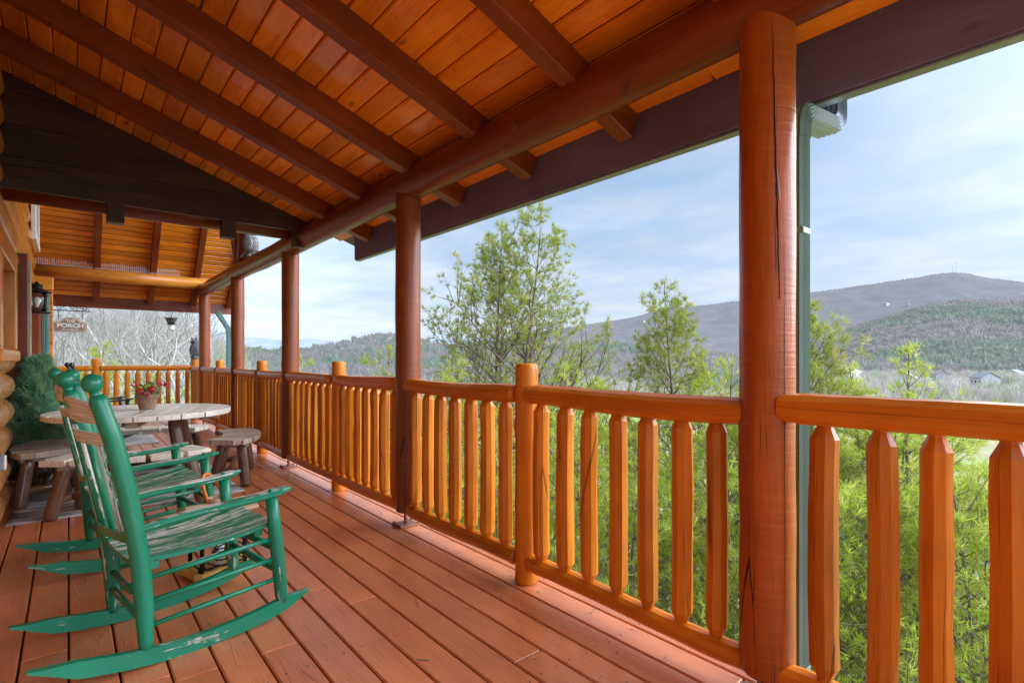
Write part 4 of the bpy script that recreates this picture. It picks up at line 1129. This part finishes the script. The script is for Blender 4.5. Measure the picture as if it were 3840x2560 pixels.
def pine(seed, H, Rm, label=None, dens=1.0, tuft=.085, base=.25, mat='needle', whorl=.40, needle_n=11):
    lr = random.Random(seed); wood_ = MB(); tips = []; dirs = []; sz = []; rn = []
    lean = (lr.uniform(-.03, .03), lr.uniform(-.03, .03))
    def axis(z): return Vector((lean[0] * z + .10 * math.sin(z * .7 + seed), lean[1] * z + .10 * math.cos(z * .9 + seed), z))
    N = 18
    wood_.tube([axis(H * i / N) for i in range(N + 1)], [max(.008, .016 * H * (1 - i / N) ** .85 * .6) for i in range(N + 1)], 7, True)
    def twig(p, d, L, r, depth):
        n = 4 if depth else 6; pts = [p]; q = Vector(p); dd = Vector(d).normalized()
        for i in range(n):
            dd = (dd + Vector((lr.gauss(0, .10), lr.gauss(0, .10), lr.gauss(.045, .08)))).normalized()
            q = q + dd * L / n; pts.append(q.copy())
            f = (i + 1) / n
            if depth < 2 and f > .25:
                for _ in range(2 if depth == 0 else 1):
                    if lr.random() < .74:
                        side = dd.cross(Vector((lr.gauss(0, 1), lr.gauss(0, 1), lr.gauss(0, 1)))).normalized()
                        nd = (dd * .75 + side * .8 + Vector((0, 0, .12))).normalized()
                        twig(q, nd, L * (.50 if depth == 0 else .45) * (1.15 - f * .5) * lr.uniform(.7, 1.2), r * .45, depth + 1)
            if (depth > 0 or f > .5) and f > .3:
                k = dens * lr.uniform(.5, 1.5) * L / n / .10
                k = int(k) + (1 if lr.random() < k - int(k) else 0)
                for _ in range(k):
                    t_ = lr.random(); c = pts[-2].lerp(pts[-1], t_)
                    sd = Vector((lr.gauss(0, 1), lr.gauss(0, 1), lr.gauss(.4, .8))).normalized()
                    tips.append(c + sd * tuft * .3); dirs.append((dd + sd * .7).normalized()); sz.append(tuft * lr.uniform(.7, 1.2)); rn.append(lr.random())
        tips.append(q); dirs.append(dd); sz.append(tuft * 1.2); rn.append(lr.random())
        wood_.tube(pts, [r * (1 - .8 * i / n) for i in range(n + 1)], 4 if depth == 0 else 3, True, caps=False)
    z = H * base
    while z < H * .985:
        f = (z / H - base) / (1 - base); env = Rm * (1 - f) ** .95 * (.55 + .45 * min(1, f * 6)) + .10
        nb = lr.choice((3, 4, 4, 5)); a0 = lr.uniform(0, 360)
        for k in range(nb):
            a = R(a0 + 360 * k / nb + lr.uniform(-25, 25)); el = R(22 + 32 * f + lr.uniform(-14, 12)); L = env * lr.uniform(.65, 1.15)
            twig(axis(z), (math.cos(a) * math.cos(el), math.sin(a) * math.cos(el), math.sin(el)), L, max(.006, .013 * L), 0 if L > .5 else 1)
        z += whorl * lr.uniform(.6, 1.25)
    tips.append(axis(H)); dirs.append(Vector((0, 0, 1))); sz.append(tuft * 1.4); rn.append(.7)
    o = thing('pine_tree', label or 'pine', 'tree')
    wood_.build('trunk', M['bark'], o, True)
    vv, tt = needles(np.array([tuple(p) for p in tips]), np.array([tuple(d) for d in dirs]), np.array(sz), needle_n, seed)
    np_mesh('crown', vv, tt, M[mat], np.repeat(np.array(rn), needle_n), o)
    return o, len(tips)

# terrain height round the house (metres, deck is 0)
def sst(a, b, x):
    t_ = min(1, max(0, (x - a) / (b - a))); return t_ * t_ * (3 - 2 * t_)
def lerp_tab(tab, x):
    for (a, va), (b, vb) in zip(tab, tab[1:]):
        if x <= b: return va + (vb - va) * max(0, (x - a)) / (b - a)
    return tab[-1][1]
TAB_V = [(0, -4.2), (6, -4.6), (14, -7.0), (30, -10.0), (70, -12.5), (160, -14), (420, -15), (30000, -15)]
TAB_H = [(0, -4.2), (10, -4.4), (25, -4.6), (60, -2.5), (150, 2.5), (260, 4), (420, -4), (800, -15), (30000, -15)]
def gh(x, y):
    r = math.hypot(x, y); az = math.degrees(math.atan2(x, y)); w = 1 - sst(7, 17, az) if az > -90 else 0
    if az < -60: w = max(0, 1 - (-60 - az) / 60) if az > -120 else 0
    h = lerp_tab(TAB_V, r) * (1 - w) + lerp_tab(TAB_H, r) * w
    amp = min(1, r / 30) * .5 + min(1, r / 300) * 1.5
    return h + amp * mnoise.noise(Vector((x * .05, y * .05, 0))) + (.15 * mnoise.noise(Vector((x * .6, y * .6, 5))))
print('veg start')
pines = []
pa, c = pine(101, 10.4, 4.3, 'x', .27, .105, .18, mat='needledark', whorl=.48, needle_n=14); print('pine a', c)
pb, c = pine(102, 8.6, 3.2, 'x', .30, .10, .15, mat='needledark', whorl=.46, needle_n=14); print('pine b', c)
pc, c = pine(103, 6.2, 2.7, 'x', .50, .09, .08, whorl=.42); print('pine c', c)
pd_, c = pine(104, 5.4, 2.4, 'x', .50, .09, .05, whorl=.40); print('pine d', c)
GP = 'pine trees on the slope beside the porch'
def place(proto, first, x, y, top, H, rz, label, sc=1.0):
    z = top - H * sc
    if not first[0]:
        first[0] = True; o = proto; o.location = (x, y, z); o.rotation_euler = (0, 0, rz); o['label'] = label; o['group'] = GP; o.scale = (sc,) * 3
    else: dup(proto, (x, y, z), rz, label, GP, sc)
fa, fb, fc, fd = [False], [False], [False], [False]
def at(px, depth):
    """point on the ground plan seen in image column px (of 2352) at a given depth"""
    l = (px - 1176) * depth / 1214
    return depth * .6428 + l * .7660, depth * .7660 - l * .6428
def topz(py, depth): return 1.15 + (823 - py) * depth / 1214
PL = [
 (pa, fa, 10.4, 1206, 11.0, 470, 20, 'tallest pine, rising to the eave in the middle of the view', 1.0),
 (pb, fb, 8.6, 1146, 11.8, 512, 75, 'slim second pine stem just left of the tallest pine', 1.0),
 (pb, fb, 8.6, 1520, 9.0, 645, 160, 'pine with open pointed top between the tallest pine and the nearest post', .92),
 (pb, fb, 8.6, 1872, 6.3, 690, 250, 'pine whose upper boughs show right of the nearest porch post', .85),
 (pd_, fd, 5.4, 2130, 6.2, 808, 40, 'small pine with a single three armed tip above the right rail', 1.0),
 (pd_, fd, 5.4, 1992, 6.8, 852, 130, 'low pine top between the downspout and the small right pine', 1.0),
 (pc, fc, 6.2, 872, 10.0, 800, 10, 'low pine left of the second porch post', 1.0),
 (pc, fc, 6.2, 690, 14.0, 812, 200, 'bright pine tip right of the third porch post', 1.0),
 (pc, fc, 6.2, 236, 11.2, 790, 90, 'bright pine sprig just beyond the end railing', .95),
 (pd_, fd, 5.4, 330, 12.0, 870, 10, 'pine behind the end railing balusters, right of the sprig', 1.0),
 (pd_, fd, 5.4, 420, 12.5, 880, 300, 'pine behind the owl corner of the end railing', 1.0),
 (pc, fc, 6.2, 1050, 8.0, 835, 60, 'bushy pine behind the rail section of the big pine', 1.0),
 (pc, fc, 6.2, 1330, 7.2, 845, 170, 'bushy pine behind the nearest railing post', 1.0),
 (pc, fc, 6.2, 1640, 6.4, 835, 280, 'bushy pine directly left of the nearest porch post', 1.0),
 (pd_, fd, 5.4, 1480, 5.6, 985, 20, 'low dense pine seen through the middle balusters', 1.0),
 (pd_, fd, 5.4, 1180, 6.2, 960, 100, 'low dense pine seen beside the nearest railing post', 1.0),
 (pd_, fd, 5.4, 1780, 5.2, 980, 190, 'low dense pine behind the nearest porch post', 1.0),
 (pc, fc, 6.2, 2010, 5.2, 985, 330, 'low pine behind the first balusters right of the downspout', .95),
 (pc, fc, 6.2, 2240, 4.9, 1010, 120, 'low pine behind the rightmost balusters', .95),
 (pd_, fd, 5.4, 2420, 5.2, 960, 220, 'low pine at the right edge of the view', 1.0),
 (pc, fc, 6.2, 1400, 9.5, 900, 230, 'mid distance pine below the pointed pine', 1.0),
 (pc, fc, 6.2, 980, 11.0, 880, 140, 'mid distance pine low behind the second porch post', 1.0),
 (pb, fb, 8.6, 1720, 12.0, 905, 45, 'deeper pine downslope behind the nearest post', 1.0),
 (pb, fb, 8.6, 2120, 10.5, 960, 95, 'deeper pine downslope below the right rail', 1.0),
 (pa, fa, 10.4, 1560, 14.5, 930, 200, 'tall deeper pine downslope between balusters', 1.0),
 (pa, fa, 10.4, 1250, 16.0, 930, 280, 'tall deeper pine downslope behind the tallest pine', 1.0),
]
for proto, first, H, px, dep, py, rz, lab, sc in PL:
    x, y = at(px, dep); place(proto, first, x, y, topz(py, dep), H, R(rz), lab, sc)

def bare(seed, H, label, mat='palebark', spread=.75, depth=5, r0=None, twigs=2):
    lr = random.Random(seed); mb = MB()
    def grow(p, d, L, r, dp):
        n = 3; pts = [Vector(p)]; q = Vector(p); dd = Vector(d).normalized()
        for i in range(n):
            dd = (dd + Vector((lr.gauss(0, .16), lr.gauss(0, .16), lr.gauss(.03, .1)))).normalized(); q = q + dd * L / n; pts.append(q.copy())
        re = r * .62
        mb.tube(pts, [r + (re - r) * i / n for i in range(n + 1)], 6 if dp > 3 else 3, True, caps=False)
        if dp == 0: return
        for _ in range(lr.choice((2, 3, 3)) if dp > 1 else twigs + 1):
            side = Vector((lr.gauss(0, 1), lr.gauss(0, 1), lr.gauss(0, .6))).normalized(); k = lr.uniform(.5, 1.0) * spread
            st = pts[lr.choice((2, 3, 3))]
            grow(st, dd + side * k, L * lr.uniform(.6, .85), re * lr.uniform(.6, .9), dp - 1)
    grow((0, 0, 0), (lr.uniform(-.1, .1), lr.uniform(-.1, .1), 1), H * .30, r0 or H * .018, depth)
    o = thing('bare_tree', label, 'tree'); mb.build('trunk', M[mat], o, True); return o
ba = bare(201, 9.5, 'x', 'palebark', .85, 6); bb = bare(202, 8.5, 'x', 'palebark', .8, 6); bc_ = bare(203, 4.2, 'x', 'greybark', .8, 5, .025); bd = bare(206, 11, 'x', 'greybark', .7, 6)
GB = 'bare winter trees around the porch'
def placeb(proto, first, x, y, rz, label, sc=1.0, z=None):
    loc = (x, y, gh(x, y) - .1 if z is None else z)
    if not first[0]: first[0] = True; proto.location = loc; proto.rotation_euler = (0, 0, rz); proto['label'] = label; proto['group'] = GB; proto.scale = (sc,) * 3
    else: dup(proto, loc, rz, label, GB, sc)
f1, f2, f3, f4 = [False], [False], [False], [False]
BL = [
 (ba, f1, 262, 20, 0, 'pale many armed bare tree in the middle of the left opening', 1.0), (bb, f2, 170, 17, 40, 'pale bare tree behind the porch sign', 1.0),
 (bb, f2, 350, 22, 120, 'pale bare tree left of the hanging feeder', 1.0), (ba, f1, 390, 25, 200, 'bare tree under the hanging feeder', 1.0),
 (bd, f4, 205, 30, 10, 'grey bare tree deeper behind the porch sign', 1.0), (bd, f4, 310, 34, 130, 'grey bare tree deeper in the left opening', 1.0),
 (bd, f4, 450, 38, 250, 'grey bare tree left of the farthest porch post', .9), (ba, f1, 140, 28, 300, 'bare tree at the left edge of the opening', 1.0),
 (bd, f4, 590, 55, 60, 'grey bare tree between the fourth and third porch posts', .8), (bb, f2, 730, 45, 70, 'thin pale bare tree right of the third porch post', .8),
 (bd, f4, 800, 48, 170, 'bare tree left of the low pine', .75), (bb, f2, 520, 40, 10, 'bare tree behind the far downspout', .8), (bd, f4, 860, 60, 290, 'grey bare tree behind the low pine', .8),
 (bc_, f3, 2060, 4.6, 0, 'thin bare sapling behind the right balusters', 1.0), (bc_, f3, 2200, 5.6, 90, 'second thin bare sapling behind the right balusters', 1.1),
 (bc_, f3, 1690, 6.0, 200, 'bare sapling left of the nearest porch post', 1.1), (bc_, f3, 1580, 8.0, 300, 'bare sapling low between the balusters', 1.3), (bc_, f3, 1110, 7.6, 45, 'bare sapling behind the rail section of the big pine', 1.2), (bc_, f3, 2330, 6.0, 150, 'bare sapling at the right picture edge', 1.1)]
for proto, first, px, dep, rz, lab, sc in BL:
    x, y = at(px, dep); placeb(proto, first, x, y, R(rz), lab, sc)
lr = random.Random(77)
for k in range(64):
    px = lr.uniform(105, 470); dep = lr.uniform(24, 75)
    x, y = at(px, dep); placeb((bd, bb, bd, ba)[k % 4], (f4, f2, f4, f1)[k % 4], x, y, lr.uniform(0, 6.28), 'one of the grey bare trees crowding the slope beyond the end railing', lr.uniform(.75, 1.1))
for k in range(26):
    px = lr.uniform(490, 930); dep = lr.uniform(60, 110)
    x, y = at(px, dep); placeb((bd, bb)[k % 2], (f4, f2)[k % 2], x, y, lr.uniform(0, 6.28), 'one of the distant bare trees seen between the far porch posts', lr.uniform(.7, 1.0))

# dwarf spruce by the wall
ps = thing('potted_spruce', 'bushy blue green dwarf spruce by the log wall', 'plant', (-.24, 6.62, 0))
g = np.random.default_rng(5); tips = []; dirs = []; rn = []
for k in range(2):
    cx_, cy_, top, r0 = ((0, 0, 1.13, .20), (.06, .04, 1.16, .13))[k]
    nn = 2600 if k == 0 else 900
    zz_ = g.uniform(0, 1, nn) ** .8; an = g.uniform(0, 2 * np.pi, nn)
    prof = r0 * (1 - zz_ ** 2.2) ** .75 * (.84 + .16 * np.sin(an * 3 + zz_ * 9) + .10 * np.sin(an * 7 + zz_ * 31)) * g.uniform(.72, 1.05, nn) + .012
    z_ = .10 + zz_ * (top - .10)
    tips.append(np.stack([-.24 + cx_ + np.cos(an) * prof, 6.62 + cy_ + np.sin(an) * prof, z_], 1))
    dirs.append(np.stack([np.cos(an) * .7, np.sin(an) * .7, .8 + 0 * an], 1)); rn.append(np.clip(g.uniform(0, .5, nn) + .3 * np.sin(an * 5 + zz_ * 17) + .35 * (g.uniform(0, 1, nn) > .85), 0, 1))
tips = np.concatenate(tips); dirs = np.concatenate(dirs); rn = np.concatenate(rn)
off = np.array([-.24, 6.62, 0])
vv, tt = needles(tips - off, dirs, g.uniform(.035, .075, len(tips)), 16, 77, .07, .6)
np_mesh('foliage', vv, tt, M['spruce'], np.repeat(rn, 16), ps)
mb = MB(); mb.tube([(-.24, 6.62, .05), (-.24, 6.62, 1.05)], [.03, .008], 8); mb.build('stem', M['bark'], ps)
mb = MB(); mb.lathe([(.11, .0), (.13, .02), (.155, .22), (.16, .24), (.15, .24), (.14, .2), (.01, .2)], (-.24, 6.62, 0), 20); mb.build('pot', M['leg'], ps)

# ------------------------------------------------------------------ terrain
def sheet(name, rs, azs, hf, mat):
    vv = []; ff = []; n = len(azs)
    for r in rs:
        for a in azs:
            x = math.sin(R(a)) * r; y = math.cos(R(a)) * r; vv.append((x, y, hf(x, y, r, a)))
    for i in range(len(rs) - 1):
        for j in range(n - 1):
            a = i * n + j; ff.append((a, a + n, a + n + 1, a + 1))
    me = bpy.data.meshes.new(name); me.from_pydata(vv, [], ff); me.polygons.foreach_set('use_smooth', [True] * len(ff)); me.materials.append(mat); me.update()
    o = bpy.data.objects.new(name, me); COL.objects.link(o); return struct(o)
rs = list(np.geomspace(.5, 30000, 90)); azs = list(np.arange(-180, -20, 6.0)) + list(np.arange(-20, 110, 1.0)) + list(np.arange(110, 180.1, 5.0))
def ghm(x, y, r, a): return gh(x, y)
gr = sheet('ground', [r for r in rs if r < 260], azs, ghm, M['ground'])
sheet('valley_floor', [r for r in rs if r > 235], azs, lambda x, y, r, a: gh(x, y) - .02, M['valley'])
def prof(P):
    out = []
    for px, py in P:
        th = math.atan((px - 1176) / 1214); out.append((40 + math.degrees(th), (823 - py) / 1214 * math.cos(th)))
    return out
def hill(name, P, d0, d1, mat, rough, zb=-16, seed=0, back=1.4, na=240, nr=26, a0=None, a1=None):
    T0 = prof(P); lo, hi = T0[0][0], T0[-1][0]
    T = [(a, sum(lerp_tab(T0, a + q * .35) for q in (-3, -2, -1, 0, 1, 2, 3)) / 7) for a in np.arange(lo, hi + .1, .25)]
    azs = list(np.linspace(lo, hi, na)); rs = list(np.linspace(d0, d1, nr)) + list(np.linspace(d1, d1 * back, 8))[1:]
    def hf(x, y, r, a):
        top = 1.15 + lerp_tab(T, a) * d1
        if r <= d1: f = max(0.0, (r - d0) / (d1 - d0)); k = (f ** 1.15) 
        else: k = 1 - .8 * (r - d1) / (d1 * (back - 1))
        h = zb + (top - zb) * k
        s_ = d1 * .05
        fade = min(1, (r - d0) / (d1 - d0) * 3) * (1 - .75 * sst(.75, 1, (r - d0) / (d1 - d0)) if r <= d1 else .3)
        h += fade * rough * (mnoise.noise(Vector((x / s_, y / s_, seed))) + .5 * mnoise.noise(Vector((x / s_ * 2.3, y / s_ * 2.3, seed))))
        if r >= d1 * .97: h += d1 * .0016 * (mnoise.noise(Vector((a * 7, r * .01, seed + 4))) + .7 * mnoise.noise(Vector((a * 23, r * .02, seed + 8))))
        return h
    o = sheet(name, rs, azs, hf, mat); return hf
FAR = [(-300, 742), (100, 700), (330, 712), (400, 735), (440, 747), (480, 752), (520, 766), (560, 776), (600, 775), (640, 783), (680, 781), (700, 773), (720, 779), (800, 784), (870, 776), (912, 780), (1000, 778), (1320, 770), (1700, 790), (2600, 800)]
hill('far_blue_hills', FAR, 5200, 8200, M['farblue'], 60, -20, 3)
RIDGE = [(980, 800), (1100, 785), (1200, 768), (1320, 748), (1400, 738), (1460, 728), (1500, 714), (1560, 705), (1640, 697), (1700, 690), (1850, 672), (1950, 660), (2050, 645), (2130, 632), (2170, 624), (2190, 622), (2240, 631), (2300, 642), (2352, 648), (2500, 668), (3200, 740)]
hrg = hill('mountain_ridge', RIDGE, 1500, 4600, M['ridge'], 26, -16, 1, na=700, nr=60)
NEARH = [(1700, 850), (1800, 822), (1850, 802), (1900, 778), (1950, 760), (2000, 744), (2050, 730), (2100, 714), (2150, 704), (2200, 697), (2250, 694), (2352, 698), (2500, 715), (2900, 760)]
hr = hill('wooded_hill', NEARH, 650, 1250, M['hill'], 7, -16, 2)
LEFTH = [(430, 800), (480, 790), (560, 803), (620, 812), (700, 808), (760, 797), (830, 782), (870, 772), (900, 772), (940, 780), (1000, 796), (1100, 806), (1250, 800), (1400, 790), (1500, 800), (1650, 815), (1750, 835)]
hl = hill('wooded_hill', LEFTH, 260, 900, M['hill'], 6, -16, 5)

def forest(name, pts, hts, seed, mat, label, green=.22, nt=16, w=.10, greenfn=None):
    """woods too far off to count: every tree a spray of thin upright blades"""
    g = np.random.default_rng(seed); m = len(pts); pts = np.array(pts); hts = np.array(hts)
    isg = g.uniform(0, 1, m) < (green if greenfn is None else np.array([greenfn(*p) for p in pts]))
    c = np.repeat(pts, nt, 0); h = np.repeat(hts, nt)[:, None]; gi = np.repeat(isg, nt)
    u = g.normal(0, 1, (m * nt, 3)); u /= np.linalg.norm(u, axis=1)[:, None]
    base = c + u * np.array([.10, .10, .0]) * h + np.array([0, 0, 1]) * h * g.uniform(.0, .45, (m * nt, 1))
    d = u * np.array([.45, .45, .2]) + np.array([0, 0, 1]) * g.uniform(.3, 1.0, (m * nt, 1)); 
    tip = base + d * h * g.uniform(.4, .62, (m * nt, 1))
    s = np.cross(d, g.normal(0, 1, (m * nt, 3))); s /= np.linalg.norm(s, axis=1)[:, None]
    ww = h * np.where(gi, w * 1.9, w)[:, None] * g.uniform(.5, 1.2, (m * nt, 1))
    mid = (base + tip) / 2
    vv = np.stack([base, mid + s * ww, tip, base, tip, mid - s * ww], 1).reshape(-1, 3)
    r = np.where(gi, g.uniform(.92, 1.0, m * nt), np.repeat(g.uniform(0, .62, m), nt) * g.uniform(.7, 1.0, m * nt))
    o = np_mesh(name, vv, np.arange(m * nt * 6).reshape(-1, 3), mat, np.repeat(r, 2))
    tag(o, label, 'forest', kind='stuff'); return o
lr = random.Random(31)
def scatter(n, a0, a1, r0, r1, hf, hmin, hmax, keep=None, sq=1.0):
    P = []; Hh = []
    while len(P) < n:
        a = lr.uniform(a0, a1); r = r0 + (r1 - r0) * lr.random() ** sq; x = math.sin(R(a)) * r; y = math.cos(R(a)) * r
        if keep and not keep(x, y): continue
        P.append((x, y, hf(x, y, r, a) - .5)); Hh.append(lr.uniform(hmin, hmax))
    return P, Hh
def gfn(x, y, z): return .10 + .75 * sst(.05, .35, mnoise.noise(Vector((x * .006, y * .006, 2))))
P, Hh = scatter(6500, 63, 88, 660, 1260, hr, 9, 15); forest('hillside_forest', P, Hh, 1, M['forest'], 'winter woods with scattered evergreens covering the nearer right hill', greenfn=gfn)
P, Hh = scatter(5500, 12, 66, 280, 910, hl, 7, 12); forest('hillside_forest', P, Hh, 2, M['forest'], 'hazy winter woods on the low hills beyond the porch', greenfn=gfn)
HP = [at(px, 15.5 * 1214 / (py - 823)) for px, py in ((1978, 852), (2254, 856), (2262, 888), (2084, 884), (1946, 868), (2330, 868), (2160, 872))]
def vkeep(x, y):
    if mnoise.noise(Vector((x * .012, y * .012, 9))) < -.08: return False
    for hx, hy in HP:
        rr = math.hypot(hx, hy); k = (x * hx + y * hy) / rr; side = abs(x * hy - y * hx) / rr
        if side < 13 and rr - 70 < k < rr + 9: return False
    return True
P, Hh = scatter(4200, 30, 88, 170, 720, ghm, 6, 10, vkeep, .9); forest('valley_trees', P, Hh, 3, M['forestnear'], 'grey bare trees filling the valley below the porch', .10, 52, .013)
P, Hh = scatter(800, -4, 16, 95, 260, ghm, 7, 11, None, .8); forest('hillside_forest', P, Hh, 4, M['forestnear'], 'pale bare woods rising behind the far end railing', .25, 60, .014)
P, Hh = scatter(500, 15, 40, 90, 260, ghm, 6, 10, None, .8); forest('valley_trees', P, Hh, 5, M['forestnear'], 'bare woods below the left hills', .25, 50, .016)

# ------------------------------------------------------------------ valley houses
def house(label, px, py, w, d, h, rz, roofm='roofgrey', wallm='siding', dist=None, z=None, name='house', group='houses in the valley', hf=None):
    if hf is not None:                      # walk up the slope to the spot
        dist = 300.0
        while dist < 4500:
            x, y = at(px, dist); r = math.hypot(x, y)
            if hf(x, y, r, math.degrees(math.atan2(x, y))) > topz(py, dist): break
            dist += 12
    if dist is None:
        dep = 15.5 * 1214 / (py - 823)
    else: dep = dist
    x, y = at(px, dep)
    if z is None:
        z = 1.15 - (py - 823) * dep / 1214
    o = thing(name, label, 'house', (x, y, z), rz, group)
    mb = MB(); mb.bar((-w / 2, 0, h / 2 - 1), (w / 2, 0, h / 2 - 1), d, h + 2, .05); wl = mb.build('walls', M[wallm], o, True)
    mb = MB(); mb.prism([(-d / 2 - .5, h - .1), (0, h + d * .32), (d / 2 + .5, h - .1), (d / 2 + .5, h + .15), (0, h + d * .32 + .3), (-d / 2 - .5, h + .15)], (-w / 2 - .4, 0, 0), (0, 1, 0), (0, 0, 1), (1, 0, 0), w + .8); mb.build('roof', M[roofm], o, True)
    mb = MB(); mb.prism([(-d / 2, h), (d / 2, h), (0, h + d * .32)], (-w / 2 + .1, 0, 0), (0, 1, 0), (0, 0, 1), (1, 0, 0), w - .2); mb.build('gable_walls', M[wallm], o, True)
    for k in range(3):
        xx = -w / 2 + w * (k + .5) / 3
        for s in (-1, 1):
            mb = MB(); mb.bar((xx - .6, s * (d / 2 + .03), h * .55), (xx + .6, s * (d / 2 + .03), h * .55), .06, 1.3, .01); mb.build('window', M['pane'], o, True)
    return o
house('white two storey farmhouse behind the pine right of the downspout', 1978, 852, 24, 14, 8, R(20))
house('long low white house below the right hill', 2254, 856, 26, 11, 4.5, R(-30))
house('small white gabled house on the valley road at the right', 2262, 888, 9, 9, 5, R(40))
house('pale cottage among trees left of the small right pine', 2084, 884, 11, 9, 4, R(10), 'siding')
house('grey roofed barn left of the white farmhouse', 1946, 868, 26, 11, 4.5, R(0), 'siding')
house('tiny white house at the foot of the right hill beside the farmhouse', 1930, 850, 12, 9, 4, R(50))
house('small pale house right of the gabled house, at the right picture edge', 2330, 868, 10, 8, 4, R(-15))
house('small grey roofed house between the cottage and the gabled house', 2160, 872, 11, 8, 4, R(25))
house('white house on the hillside left of the nearest post', 1688, 770, 18, 12, 7, R(30), hf=hl)
house('pale house low on the ridge in the middle distance', 1478, 741, 24, 16, 10, R(15), hf=hrg)
house('white house on the upper ridge slope, left one', 2036, 702, 30, 16, 9, R(-10), hf=hrg)
house('white house on the upper ridge slope, right one', 2086, 701, 22, 14, 9, R(30), hf=hrg)
house('brown cabin with green metal roof below the rightmost balusters', 2250, 1232, 6, 5, 2.5, R(60), 'roofgreen', 'cabinwood', dist=16, z=-7.9, name='cabin', group='cabins below the porch')
house('low building with pale metal roof beyond the end railing', 300, 930, 7, 4.5, 2.0, R(5), 'gutter', 'cabinwood', dist=17, z=-4.6, name='cabin', group='cabins below the porch')

# radio masts on the summit
for px, dep, top, bot, lab in ((2196, 4600, 600, 628, 'tallest thin radio mast on the mountain summit'), (2188, 4600, 610, 628, 'short radio mast beside the tallest summit mast'), (2136, 4500, 618, 640, 'thin radio mast left of the summit'), (2150, 4500, 622, 640, 'shorter thin radio mast left of the summit')):
    x, y = at(px, dep); z0 = topz(bot, dep); z1 = topz(top, dep)
    o = thing('radio_mast', lab, 'mast', (x, y, z0), 0, 'radio masts on the mountain')
    mb = MB(); mb.tube([(0, 0, -20), (0, 0, z1 - z0)], [1.1, .6], 4); mb.build('mast', M['gutter'], o, True)
    mb = MB(); mb.tube([(0, 0, (z1 - z0) * .97), (0, 0, (z1 - z0) * 1.02)], [1.6, 1.4], 6); mb.build('beacon', M['red'], o, True)
print('done', len(bpy.data.objects))
